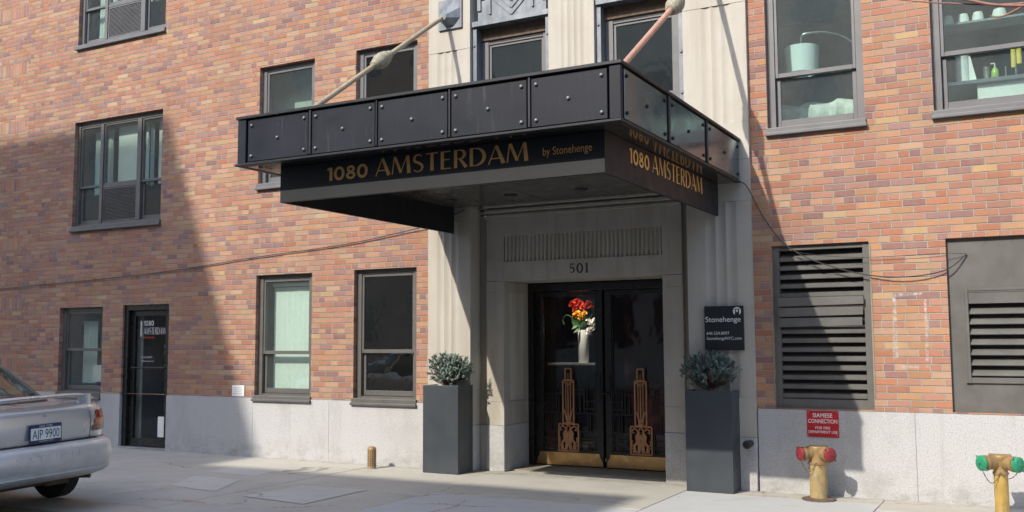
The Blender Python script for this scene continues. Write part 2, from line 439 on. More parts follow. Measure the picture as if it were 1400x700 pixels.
def glyph(ch):
    t = .055; K = .155
    if ch == 'A': return .76, [ribbon([(.02, 0), (.36, 1)], [.06, .04]), ribbon([(.37, 1), (.70, 0)], [.13, .18]), hor(.15, .56, .30, .06)]
    if ch == 'M': return .98, [ribbon([(.03, 0), (.13, 1)], [.06, .05]), ribbon([(.16, 1), (.47, .06)], [.15, .13]), ribbon([(.46, .06), (.78, 1)], [.04, .05]), ribbon([(.81, 1), (.88, 0)], [.15, .18])]
    if ch == 'T': return .62, [hor(.0, .60, .97, .06), ribbon([(.30, 0), (.30, .945)], [.18, .15])]
    if ch == 'E': return .56, [ribbon([(.10, 0), (.10, 1)], K), hor(.165, .50, .97, .06), hor(.165, .44, .53, .05), hor(.165, .52, .03, .06)]
    if ch == 'R': return .66, [ribbon([(.10, 0), (.10, 1)], K), hor(.165, .32, .97, .055), hor(.165, .32, .50, .045), ribbon(arc(.30, .735, .22, .235, 90, -90), swell(14, .055, .155)), ribbon([(.30, .49), (.60, 0)], [.12, .18])]
    if ch == 'D': return .80, [ribbon([(.10, 0), (.10, 1)], K), hor(.165, .30, .97, .055), hor(.165, .30, .03, .055), ribbon(arc(.28, .5, .42, .47, 90, -90, 18), swell(18, .06, .17))]
    if ch == 'S': return .58, [ribbon(arc(.28, .74, .20, .235, 30, 215, 12)+[(.28, .53)]+arc(.26, .26, .225, .235, 50, -150, 14), [.05]*2+[.06, .07, .08, .09, .10, .11, .11, .12, .12, .13, .135]+[.145]+[.14, .135, .13, .12, .11, .10, .09, .08, .07, .06, .055]+[.05]*4)]
    b = .20
    if ch == '1': return .40, [ribbon([(.24, 0), (.24, 1)], b), ribbon([(.01, .84), (.165, .93)], .15)]
    if ch == '0': return .72, [ribbon(arc(.34, .5, .27, .43, 0, 342, 19), b*.95, True)]
    if ch == '8': return .68, [ribbon(arc(.32, .74, .19, .195, 0, 340, 17), b*.9, True), ribbon(arc(.32, .27, .235, .20, 0, 340, 17), b*.92, True)]
    if ch == '5': return .62, [hor(.13, .52, .94, .12), ribbon([(.13, .92), (.10, .52)], .07), ribbon(arc(.27, .33, .23, .25, 135, -130, 16), [.07]+[.09, .11, .13, .15, .16, .16, .16, .16, .15, .14, .12, .11, .1, .09, .08, .08])]
    if ch == 'o': return .72, [ribbon(arc(.34, .5, .27, .45, 0, 342, 19), [.13+.05*abs(cos(radians(18*i))) for i in range(20)], True)]
    if ch == 'l': return .42, [ribbon([(.22, 0), (.22, 1)], .17), hor(.06, .38, .03, .06), ribbon([(.06, .88), (.135, .93)], .10)]
    return .35, []
def put_strokes(mb, word, u0, v0, h, plane, d, sign=-1, sx=1.0, gap=.07):
    u = u0; k = 0
    for ch in word:
        wd, st = glyph(ch)
        for vs, fs in st:
            dd = d+sign*.0006*(k % 3); k += 1
            if plane == 'xz': mb.add([(u+x*h*sx, dd, v0+y*h) for x, y in vs], fs)
            else: mb.add([(dd, u+x*h*sx, v0+y*h) for x, y in vs], fs)
        u += (wd+gap)*h*sx
    return u

def sheet_holes(mb, x0, x1, z0, z1, holes, y, depth, head=True):
    xs = sorted({x0, x1, *[q for h in holes for q in h[:2] if x0 < q < x1]}); zs = sorted({z0, z1, *[q for h in holes for q in h[2:] if z0 < q < z1]})
    for i in range(len(xs)-1):
        for j in range(len(zs)-1):
            cx = (xs[i]+xs[i+1])/2; cz = (zs[j]+zs[j+1])/2
            if any(h[0] < cx < h[1] and h[2] < cz < h[3] for h in holes): continue
            mb.quad((xs[i], y, zs[j]), (xs[i+1], y, zs[j]), (xs[i+1], y, zs[j+1]), (xs[i], y, zs[j+1]))
    for a, b, c, d in holes:
        c = max(c, z0)
        if b <= x0 or a >= x1 or d <= z0: continue
        mb.quad((a, y, c), (a, y, d), (a, y+depth, d), (a, y+depth, c))
        mb.quad((b, y, d), (b, y, c), (b, y+depth, c), (b, y+depth, d))
        mb.quad((a, y, d), (b, y, d), (b, y+depth, d), (a, y+depth, d))
        mb.quad((b, y, c), (a, y, c), (a, y+depth, c), (b, y+depth, c))

# ------------------------------------------------------------------ ground
def ground():
    mb = MB(); mb.quad((-400, -400, -.13), (400, -400, -.13), (400, 400, -.13), (-400, 400, -.13))
    struct(mb.build('ground', M['asphalt']))
    mb = MB(); mb.quad((-60, -14.2, -.055), (30, -14.2, -.055), (30, -4.14, -.055), (-60, -4.14, -.055)); struct(mb.build('road', M['asphalt']))
    mb = MB(); mb.box(-60, 30, -4.16, -4.01, -.12, .0); mb.box(-60, 30, -14.35, -14.2, -.12, .06); struct(mb.build('kerb', M['kerb'], bevel=.012))
    mb = MB(); mb.box(-60, 30, -4.0, 1.2, -.12, -.008); sub = struct(mb.build('sidewalk_base', M['joint']))
    xs = [-20, -18.1, -16.2, -14.3, -12.4, -10.65, -8.9, -7.2, -5.43, -3.2, -1.35, .4, 2.2, 4, 5.8, 7.6, 12]
    ys = [-4.0, -1.70, .9]
    mb = MB(); g = .004
    for i in range(len(xs)-1):
        for j in range(2):
            mb.cur = 0
            y0, y1 = ys[j], ys[j+1]
            segs = [(y0, y1, 0)]
            if i == 8: segs = [(-4, -1.56, 1), (-1.56, .9, 0)] if j == 0 else []
            if i == 9: segs = [(-4, -.36, 1), (-.36, .9, 0)] if j == 0 else []
            if i == 10 and j == 1: segs = [(-1.70, -.62, 1), (-.62, .9, 0)]
            for a, b, m in segs:
                mb.cur = m
                dz = random.uniform(-.002, .002)
                mb.box(xs[i]+g, xs[i+1]-g, a+g, b-g, -.05, dz)
    o = struct(mb.build('sidewalk', [M['walk'], M['walk2']], bevel=.004, seg=1))
    mb = MB(); mb.box(-60, 30, -18.4, -14.36, -.1, .06); struct(mb.build('far_sidewalk', M['walk']))
    z = .0035
    def patch(pts):
        mb = MB(); mb.add([(x, y, z) for x, y in pts], [tuple(range(len(pts)))]); mb.fix = True
        q = mb.build('repair_patch', M['walk3'], o); return q
    patch([(-8.17, -2.40), (-7.42, -2.50), (-7.80, -1.73), (-8.5, -1.73)])
    patch([(-8.62, -1.40), (-7.88, -1.44), (-7.97, -1.02), (-8.66, -.95)])
    patch([(-6.95, -2.6), (-6.1, -2.7), (-6.1, -1.74), (-6.9, -1.74)])
    def mark(pts, ws, m):
        mb = MB(); vs, fs = ribbon(pts, ws); mb.add([(x, y, z+.003) for x, y in vs], fs); mb.fix = True
        mb.build('paint_mark', M[m], o)
    mark([(-7.74, -3.17), (-7.3, -3.06), (-6.97, -3.06)], [.05, .07, .04], 'orange_paint')
    mark([(-7.74, -3.47), (-7.26, -3.45)], [.03, .03], 'orange_paint')
    mark([(-6.97, -3.2), (-6.65, -2.9)], [.02, .05], 'orange_paint')
    mark([(-8.2, -3.1), (-8.05, -2.6), (-7.85, -2.45)], [.03, .05, .03], 'orange_paint')
    mark([(-4.85, -2.9), (-4.75, -2.2), (-4.85, -1.85)], [.02, .045, .02], 'pink_paint')
    mark([(-5.0, -2.1), (-4.75, -2.15), (-4.4, -2.05)], [.02, .06, .02], 'pink_paint')
    mark([(-5.3, -2.3), (-4.9, -2.1)], [.02, .04], 'pink_paint')
    mark([(-5.8, -2.65), (-6.2, -3.0)], [.03, .06], 'pink_paint')
    mark([(-2.55, -.35), (-2.2, -.28)], [.02, .03], 'orange_paint')
    mark([(-2.08, -.36), (-2.0, -.22)], [.03, .04], 'orange_paint')
    mark([(-1.55, -.30), (-1.0, -.18), (-.7, -.18)], [.02, .03, .02], 'orange_paint')
ground()

# ------------------------------------------------------------------ the building
B = thing('apartment_building', 'orange brick apartment building with a pale limestone entrance portal and granite base', 'building')
holes = [(-13.03, -11.11, 6.13, 7.77), (-13.03, -11.11, 3.28, 4.915), (-13.23, -12.26, .775, 2.05), (-11.83, -10.88, 0, 2.06),
         (-9.25, -8.29, .80, 2.405), (-7.61, -6.66, .80, 2.415), (-9.25, -8.29, 3.64, 5.26), (-7.61, -6.66, 3.64, 5.26),
         (-9.25, -8.29, 6.48, 8.1), (-7.61, -6.66, 6.48, 8.1)]
holesR = [(-2.355, -1.405, 3.65, 5.26), (-.785, .165, 3.65, 5.26), (-2.35, -1.415, .83, 2.45), (-.735, 1.9, .83, 2.44), (-2.355, -1.405, 6.48, 8.1), (-.785, .165, 6.48, 8.1)]
mb = MB(); sheet_holes(mb, -24, -6.44, .775, 9.5, holes, 0, .14); sheet_holes(mb, -2.56, 8, .82, 9.5, holesR, 0, .14)
mb.quad((-24, .0, 9.5), (8, .0, 9.5), (8, 8, 9.5), (-24, 8, 9.5)); mb.quad((8, 0, 0), (8, 8, 0), (8, 8, 9.5), (8, 0, 9.5)); mb.quad((-24, 8, 0), (-24, 0, 0), (-24, 0, 9.5), (-24, 8, 9.5))
BW = mb.build('brick_wall', M['brick'], B)
mb = MB(); 
for a, b, c, d in ((-1.165, -1.16, 1.05, 1.2),): pass
vs = []
for pts, ws in (([(-1.20, 1.90), (-1.21, 1.30)], [.03, .05]), ([(-.93, 1.88), (-.93, 1.30)], [.02, .03]), ([(-1.2, 1.92), (-.95, 1.93)], [.03, .02]), ([(-1.16, 1.24), (-.92, 1.245)], [.03, .02])):
    v, f = ribbon(pts, ws); mb.add([(x, -.004, z) for x, z in v], f)
mb.build('spray_mark', M['white_spray'], BW)
# granite base in slabs
mb = MB(); gj = .0012
for xs, zt in (([-24, -21, -18.2, -15.8, -13.9, -11.83], .775), ([-10.88, -9.26, -7.98, -6.46], .775), ([-2.53, -1.06, 1.9, 4.8, 8], .82)):
    mb = MB()
    for a, b in zip(xs, xs[1:]): mb.box(a+gj, b-gj, -.014, .15, -.05, zt-.004)
    mb.build('granite_base', M['granite'], B, bevel=.0015, seg=1)

# windows -----------------------------------------------------------
def room(parent, x0, x1, z0, z1, mat, depth=1.8, y=.16, pad=.25):
    mb = MB(); a, b, c, d = x0-pad, x1+pad, z0-pad*.6, z1+pad*.4; y1 = y+depth
    mb.quad((a, y1, c), (b, y1, c), (b, y1, d), (a, y1, d)); mb.quad((a, y, c), (a, y1, c), (a, y1, d), (a, y, d)); mb.quad((b, y1, c), (b, y, c), (b, y, d), (b, y1, d))
    mb.quad((a, y, c), (b, y, c), (b, y1, c), (a, y1, c)); mb.quad((a, y1, d), (b, y1, d), (b, y, d), (a, y, d))
    # return walls round the opening, on the room side
    for p in ((a, x0, c, d), (x1, b, c, d), (x0, x1, c, z0), (x0, x1, z1, d)): mb.quad((p[0], y, p[2]), (p[1], y, p[2]), (p[1], y, p[3]), (p[0], y, p[3]))
    return mb.build('room', mat, parent)
def sash(parent, x0, x1, z0, z1, y, mat, t=.035, b=.05, th=.03, glass='glass', mid=0):
    mb = MB()
    mb.box(x0, x0+t, y, y+th, z0, z1); mb.box(x1-t, x1, y, y+th, z0, z1)
    mb.box(x0+t, x1-t, y, y+th, z1-t, z1); mb.box(x0+t, x1-t, y, y+th, z0, z0+b)
    s = mb.build('sash', mat, parent, bevel=.003, seg=1)
    mb = MB(); mb.box(x0+t-.004, x1-t+.004, y+.012, y+.018, z0+b-.004, z1-t+.004)
    mb.build('pane', M[glass], parent)
    return s
def sill(parent, x0, x1, z0, z1, mat):
    mb = MB(); mb.box(x0-.012, x1+.012, -.028, .13, z0+.03, z1+.006); mb.slab([(x0-.02, z0), (x1+.02, z0), (x1+.02, z0+.034), (x0-.02, z0+.034)], -.048, .02)
    return mb.build('sill', mat, parent, bevel=.006)
def frame_mb(x0, x1, z0, z1, y=.06, sw=.075, hw=.06, bw=.03, dp=.09):
    mb = MB(); y1 = y+dp
    mb.box(x0, x0+sw, y, y1, z0, z1); mb.box(x1-sw, x1, y, y1, z0, z1)
    mb.box(x0+sw, x1-sw, y+.006, y1, z1-hw, z1); mb.box(x0+sw, x1-sw, y+.006, y1, z0, z0+bw)
    # narrow bead near the outer edge
    mb.box(x0+sw*.32, x0+sw*.36, y-.004, y, z0, z1-.02); mb.box(x0+sw, x1-sw, y-.0, y+.005, z1-hw*.55, z1-hw*.45)
    return mb
def double_hung(x0, x1, z0, z1, zt, sb, fm='frame', glass='glass', blind=None, rm='dark', sw=.075):
    f = M[fm]
    W = frame_mb(x0, x1, z0, z1, sw=sw).build('window', f, B, bevel=.004, seg=1)
    a, b = x0+sw, x1-sw
    sash(W, a+.003, b-.003, zt-.02, z1-.063, .072, f, .03, .045, glass=glass)
    sash(W, a+.006, b-.006, z0+.035, zt+.02, .105, f, .04, .065, glass=glass)
    sill(W, x0, x1, sb, z0, f)
    room(W, x0, x1, z0, z1, M[rm])
    if blind:
        mb = MB(); n = 26; zb, yb = blind
        pts = [(x0+.13+(x1-x0-.16)*i/n, yb+.002*sin(i*2.1)) for i in range(n+1)]
        mb.add([(x, y, z) for z in (zb, z1-.16) for x, y in pts], [(i, i+1, i+n+2, i+n+1) for i in range(n)])
        mb.tube([(x0+.1, yb+.02, z1-.12), (x1-.04, yb+.02, z1-.12)], .03, 10)
        mb.build('blind', M['blind'], W)
    return W
def grille(parent, x0, x1, z0, z1, y, mat, n):
    mb = MB(); mb.box(x0, x0+.02, y, y+.03, z0, z1); mb.box(x1-.02, x1, y, y+.03, z0, z1); mb.box(x0+.02, x1-.02, y, y+.03, z0, z0+.02); mb.box(x0+.02, x1-.02, y, y+.03, z1-.02, z1)
    mb.box(x0, x1, y+.031, y+.05, z0, z1)
    for i in range(n):
        z = z0+.025+(z1-z0-.05)*(i+.5)/n; h = (z1-z0-.05)/n
        mb.slab([(x0+.02, z-h*.3), (x1-.02, z-h*.3), (x1-.02, z+h*.12), (x0+.02, z+h*.12)], y+.002, y+.03)
    return mb.build('vent_grille', mat, parent)
def triple(x0, x1, z0, z1, zt, sb, fm, curtain_right=True):
    f = M[fm]; m1, m2 = (x0+.53, x0+.59), (x0+1.335, x0+1.415)
    mb = frame_mb(x0, x1, z0, z1, sw=.06, hw=.07, bw=.05)
    for a, b in (m1, m2): mb.box(a, b, .056, .15, z0+.05, z1-.07)
    mb.box(m1[1], m2[0], .066, .14, zt-.045, zt)
    W = mb.build('window', f, B, bevel=.004, seg=1)
    for a, b in ((x0+.06, m1[0]), (m2[1], x1-.06)):
        sash(W, a+.003, b-.003, zt-.02, z1-.073, .075, f, .028, .04); sash(W, a+.005, b-.005, z0+.055, zt+.02, .105, f, .035, .05)
    sash(W, m1[1]+.003, m2[0]-.003, zt+.002, z1-.073, .075, f, .025, .03)
    grille(W, m1[1]+.004, m2[0]-.004, z0+.055, zt-.05, .07, f, 22)
    sill(W, x0, x1, sb, z0, f)
    room(W, x0, x1, z0, z1, M['room'])
    def drape(a, b, zb, y):
        mb = MB(); n = 40
        mb.add([(a+(b-a)*i/n, y+.012*sin(i*1.1)*(1 if s else .8), z) for s, z in enumerate((zb, z1-.12)) for i in range(n+1)], [(i, i+1, i+n+2, i+n+1) for i in range(n)])
        mb.build('curtain', M['curtain'], W, smooth=True)
    def shade(a, b, zb, y):
        mb = MB(); mb.quad((a, y, zb), (b, y, zb), (b, y, z1-.1), (a, y, z1-.1)); mb.build('blind', M['blind'], W)
    shade(m1[1]+.12, m2[0]+.05, zt-.02, .24); drape(x0+.16, m1[0]+.05, z0+.1 if not curtain_right else zt-.1, .26); drape(m2[1]+.02, m2[1]+.10, zt-.05, .22); shade(m2[1]+.17, x1-.02, zt-.03, .24)
    return W
triple(-13.03, -11.11, 6.13, 7.77, 6.72, 6.06, 'framel', False)
triple(-13.03, -11.11, 3.28, 4.915, 3.90, 3.205, 'frame')
w0 = double_hung(-13.23, -12.26, .775, 2.05, 1.41, .67, 'frame', 'glass', None, 'room')
mb = MB(); mb.quad((-13.0, .26, .9), (-12.68, .26, .9), (-12.68, .26, 1.85), (-13.0, .26, 1.85)); mb.build('blind', M['curtain'], w0)
mb = MB(); mb.box(-12.62, -12.42, .140, .143, .93, 1.18); mb.build('paper_notice', M['white'], w0)
double_hung(-9.25, -8.29, .80, 2.405, 1.37, .73, 'frame', 'glass', (.85, .22), 'room')
double_hung(-7.61, -6.66, .80, 2.415, 1.385, .72, 'frame', 'glassd', None, 'dark')
u1 = double_hung(-9.25, -8.29, 3.64, 5.26, 4.22, 3.56, 'framel', 'glass', None, 'room')
mb = MB(); mb.quad((-9.4, .45, 3.6), (-8.1, .45, 3.6), (-8.1, .45, 5.3), (-9.4, .45, 5.3)); mb.build('curtain', simple('green_fill_sheet', (.44, .52, .48), .9, 0, .2, 2), u1)  # pale green sheet added behind this pane to make its interior look lit
mb = MB(); mb.box(-8.95, -8.36, .30, .31, 3.7, 4.55); mb.build('blind', M['curtain'], u1)
double_hung(-7.61, -6.66, 3.64, 5.26, 4.22, 3.56, 'framel', 'glassd', None, 'dark')
double_hung(-9.25, -8.29, 6.48, 8.1, 7.06, 6.40, 'framel', 'glass', (6.6, .2), 'room'); double_hung(-7.61, -6.66, 6.48, 8.1, 7.06, 6.40, 'framel', 'glassd', None, 'dark')
def room_big(W, x0, x1, z0, z1):
    mb = MB(); y, y1 = .17, 2.6; a, b, c, d = x0-.3, x1+.3, z0-.5, z1+.1
    mb.quad((a, y1, c), (b, y1, c), (b, y1, d), (a, y1, d)); mb.quad((a, y, c), (a, y1, c), (a, y1, d), (a, y, d)); mb.quad((b, y1, c), (b, y, c), (b, y, d), (b, y1, d))
    mb.quad((a, y, c), (b, y, c), (b, y1, c), (a, y1, c)); mb.quad((a, y1, d), (b, y1, d), (b, y, d), (a, y, d))
    return mb
for x0, x1, up in ((-2.355, -1.405, 0), (-.785, .165, 0), (-2.355, -1.405, 1), (-.785, .165, 1)):
    dz = 2.83*up
    double_hung(x0, x1, 3.65+dz, 5.26+dz, 4.21+dz, 3.575+dz, 'framel', 'glassr', None, 'room')

# side door ----------------------------------------------------------
mb = MB()
mb.box(-11.83, -11.745, .03, .16, 0, 2.06); mb.box(-10.965, -10.88, .03, .16, 0, 2.06); mb.box(-11.745, -10.965, .03, .16, 1.98, 2.06)
SD = mb.build('side_door', M['blackd'], B, bevel=.004, seg=1)
mb = MB(); y = .08
mb.box(-11.74, -11.65, y, y+.045, .03, 1.975); mb.box(-11.03, -10.97, y, y+.045, .03, 1.975); mb.box(-11.65, -11.03, y, y+.045, 1.90, 1.975); mb.box(-11.65, -11.03, y, y+.045, .03, .14)
mb.build('door_leaf', M['blackd'], SD, bevel=.003, seg=1)
mb = MB(); mb.box(-11.655, -11.025, y+.018, y+.026, .135, 1.905); mb.build('pane', M['glassdoor'], SD)
mb = MB(); mb.tube([(-11.66, .045, 1.15), (-10.99, .045, 1.15)], .012, 10); mb.box(-11.68, -11.655, .04, .085, 1.135, 1.165); mb.box(-11.01, -10.99, .04, .085, 1.135, 1.165); mb.build('push_bar', M['black'], SD)
mb = MB(); mb.box(-11.83, -10.88, -.02, .2, 0, .022); mb.build('threshold', M['steel'], SD, bevel=.004)
mb = MB(); mb.box(-11.13, -10.99, .072, .075, .17, .46); mb.build('paper_notice', M['white'], SD)
mb = MB(); xx = put_strokes(mb, '1080', -11.49, 1.755, .075, 'xz', .094); put_strokes(mb, 'AMSTERDAM', -11.49, 1.63, .10, 'xz', .094, sx=.62, gap=.05); mb.box(-11.56, -11.53, .093, .095, 1.60, 1.83); mb.build('lettering', M['grey_ink'], SD)
mb = MB(); put_text(mb, text_mesh('by Stonehenge', .22, .035), -11.49, 1.575, 'xz', .094); mb.build('lettering', M['red_ink'], SD)
mb = MB(); put_text(mb, text_mesh('646.524.8097', .25, .035), -11.55, 1.285, 'xz', .094); mb.build('lettering', M['grey_ink'], SD); mb = MB(); put_text(mb, text_mesh('1080amsterdam.com', .25, .025), -11.52, 1.235, 'xz', .094); mb.build('lettering', M['grey_ink'], SD)
room(SD, -11.74, -10.97, .02, 1.98, M['room'], 2.2, .17)
mb = MB(); mb.box(-11.80, -11.63, .20, .22, .05, 2.0); mb.build('curtain', M['curtain'], SD)

# louvered openings ---------------------------------------------------
mb = frame_mb(-2.35, -1.415, .83, 2.45, .03, .065, .05, .09, .1)
LV = mb.build('louvered_vent', M['louver'], B, bevel=.003, seg=1)
n = 16; z0, z1 = .935, 2.385; st = (z1-z0)/n
for i in range(n):
    z = z0+st*i
    if i in (8, 9, 10): continue
    mb = MB(); x0, x1 = -2.283, -1.482
    P = [(.040, z), (.044, z-.006), (.135, z+st*.85), (.131, z+st*.85+.006)]
    mb.add([(x, y, q) for x in (x0, x1) for y, q in P], [(0, 1, 2, 3), (7, 6, 5, 4), (0, 4, 5, 1), (1, 5, 6, 2), (2, 6, 7, 3), (3, 7, 4, 0)]); mb.fix = True
    mb.add([(x, y, q) for x in (x0, x1) for y, q in ((.040, z), (.040, z+.035), (.044, z+.035), (.044, z))], [(0, 1, 5, 4), (1, 2, 6, 5), (2, 3, 7, 6), (3, 0, 4, 7)])
    mb.build('slat', M['louver'], LV)
for k, i in enumerate((8, 9, 10)):        # three flattened, bent-out slats
    z = z0+st*i-.03+.012*k; mb = MB()
    mb.slab([(-2.30, z), (-1.50+.01*k, z+.012), (-1.50+.01*k, z+st*.98), (-2.30, z+st*.97)], .0-.006*k, .006-.006*k); mb.fix = True
    mb.build('slat', M['louver'], LV)
mb = MB(); mb.quad((-2.3, .145, .85), (-1.46, .145, .85), (-1.46, .145, 2.43), (-2.3, .145, 2.43)); mb.build('backing', M['dark'], LV)
mb = MB(); mb.box(-2.366, -2.352, -.006, .02, .9, 2.3); mb.build('sealant_bead', M['kerb'], LV); mb = MB(); mb.box(-1.413, -1.400, -.006, .02, .95, 2.42); mb.build('sealant_bead', M['kerb'], LV)
# boarded opening with its own louver
mb = MB()
for a, b in ((-.735, -.61), (.72, 1.9)):
    mb.box(a, b, .045, .09, .83, 2.44)
mb.box(-.61, .72, .045, .09, 1.96, 2.44); mb.box(-.61, .72, .045, .09, .83, 1.10)
for i in range(24):
    x = -.72+.109*i; mb.box(x, x+.004, .0437, .0449, .83, 1.09); mb.box(x, x+.004, .0437, .0449, 1.97, 2.44)
    if x < -.64 or x > .75: mb.box(x, x+.004, .0437, .0449, 1.092, 1.968)
PN = mb.build('board_panel', M['louver'], B)
mb = frame_mb(-.612, .722, 1.10, 1.965, .02, .045, .035, .05, .1); mb.build('louver_frame', M['louver'], PN, bevel=.003, seg=1)
for i in range(8):
    z = 1.17+.094*i; mb = MB(); st = .094; x0, x1 = -.565, .675
    if i == 7: mb.box(x0, x1, .03, .04, z, z+.13)
    else: mb.add([(x, y, q) for x in (x0, x1) for y, q in ((.030, z), (.034, z-.006), (.115, z+st*.8), (.111, z+st*.8+.006))], [(0, 1, 2, 3), (7, 6, 5, 4), (0, 4, 5, 1), (1, 5, 6, 2), (2, 6, 7, 3), (3, 7, 4, 0)]); mb.fix = True
    mb.build('slat', M['louver'], PN)
mb = MB(); mb.quad((-.6, .13, 1.1), (.7, .13, 1.1), (.7, .13, 1.95), (-.6, .13, 1.95)); mb.build('backing', M['dark'], PN)

# limestone portal ------------------------------------------------------
def fluted(x0, x1, y, fl, yb, depth=.016, n=7):
    """plan outline of a pier with concave flutes between the x values fl, front face at y, back at yb"""
    P = [(x0, y)]
    for a, b in zip(fl, fl[1:]):
        for i in range(n+1):
            t = i/n; P.append((a+(b-a)*t, y+depth*sin(pi*t)**.7 if 0 < t < 1 else y+.004))
    P += [(x1, y), (x1, yb), (x0, yb)]
    return P
def flat(x0, x1, y, yb): return [(x0, y), (x1, y), (x1, yb), (x0, yb)]
FL = [-6.335, -6.235, -6.135, -6.04]; FR = [-3.02, -2.91, -2.80, -2.69]
PF = -.05
def pier(x0, x1, fl):
    mb = MB(); e = .002
    mb.prism(flat(x0, x1, PF, .3), .53, .93-e)
    mb.prism(fluted(x0, x1, PF, fl, .3), .93, 2.93)
    mb.prism(flat(x0, x1, PF, .3), 2.93+e, 3.36)
    mb.prism(flat(x0, x1, PF, .3), 3.364, 3.75)
    mb.prism(fluted(x0, x1, PF, fl, .3), 3.75+e, 5.02)
    mb.prism(flat(x0, x1, PF, .3), 5.024, 9.6)
    mb.build('limestone_pier', M['lime'], B)
    mb = MB(); mb.box(x0, x1, PF-.006, .3, 0, .526); mb.build('pier_base', M['granite'], B, bevel=.004, seg=1)
pier(-6.46, -5.87, FL); pier(-3.22, -2.54, FR)
# back-set strips, jambs, lintel
mb = MB()
# left jamb with reeded reveal
fl = [.27, .34, .41, .48, .55, .62]
def jamb(xf, xo, s):
    P0 = [(xo, .13), (xf, .13)]
    mb.prism((P0+[(xf, .75), (xo, .75)]) if s > 0 else [(xf, .13), (xo, .13), (xo, .75), (xf, .75)], .53, .80)
    prof = [(xf, .13)]
    for a, b in zip(fl, fl[1:]):
        for i in range(7): t = i/6; prof.append((xf-s*.022*sin(pi*t), a+(b-a)*t))
    prof += [(xf, .75)]
    poly = [(xo, .13)]+prof+[(xo, .75)]
    if s < 0: poly = poly[::-1]
    mb.prism(poly, .802, 2.08); mb.prism((P0+[(xf, .75), (xo, .75)]) if s > 0 else [(xf, .13), (xo, .13), (xo, .75), (xf, .75)], 2.082, 2.207)
mb = MB(); mb.box(-5.868, -5.7505, .20, .4, .53, 2.96); jamb(-5.52, -5.75, 1); mb.build('door_surround', M['limes'], B)
mb = MB(); mb.box(-3.3345, -3.222, .20, .4, .53, 2.96); jamb(-3.56, -3.335, -1); mb.build('door_surround', M['limes'], B)
mb = MB(); 
for a, b, c, d in ((-5.752, -5.518, -5.868, -5.754), (-3.562, -3.333, -3.331, -3.222)):
    mb = MB(); mb.box(a, b, .126, .75, 0, .526); mb.box(c, d, .19, .4, 0, .526)
    mb.build('surround_base', M['granite'], B, bevel=.003, seg=1)
mb = MB()
rx0, rx1, rz0, rz1 = -5.52, -3.56, 2.435, 2.74
mb.box(-5.75, rx0, .13, .75, 2.212, 2.96); mb.box(rx1, -3.335, .13, .75, 2.212, 2.96)
mb.box(rx0, rx1, .13, .75, rz1, 2.96); mb.box(rx0, rx1, .13, .75, 2.212, rz0)
nr = 38; P = []
for i in range(nr):
    a = rx0+(rx1-rx0)*i/nr; b = rx0+(rx1-rx0)*(i+1)/nr
    P += [(a, .155)]+[(a+(b-a)*(.12+.76*k/5), .155-.026*sin(pi*k/5)) for k in range(6)]
P += [(rx1, .155)]
mb.prism(P+[(rx1, .3), (rx0, .3)], rz0, rz1)
for i, (z, o) in enumerate(((2.962, .02), (3.022, .045), (3.082, .07))):
    mb.slab([(-5.76, z), (-3.33, z), (-3.33, z+.034), (-5.76, z+.034)], .13-o, .4); mb.box(-5.745, -3.335, .135, .4, z+.034, z+.06)
for z in (2.962, 3.022, 3.082): mb.box(-5.868, -5.762, .18, .4, z, z+.034); mb.box(-3.328, -3.222, .18, .4, z, z+.034)
mb.box(-5.866, -3.224, .11, .4, 3.144, 3.4)
mb.build('lintel', M['limes'], B, bevel=.003, seg=1)
mb = MB(); u = put_strokes(mb, '5ol', -4.665, 2.268, .112, 'xz', .127, gap=.16, sx=1.02)
q = mb.build('house_number', M['dark_ink'], B)
sd = q.modifiers.new('s', 'SOLIDIFY'); sd.thickness = .006; sd.offset = -1
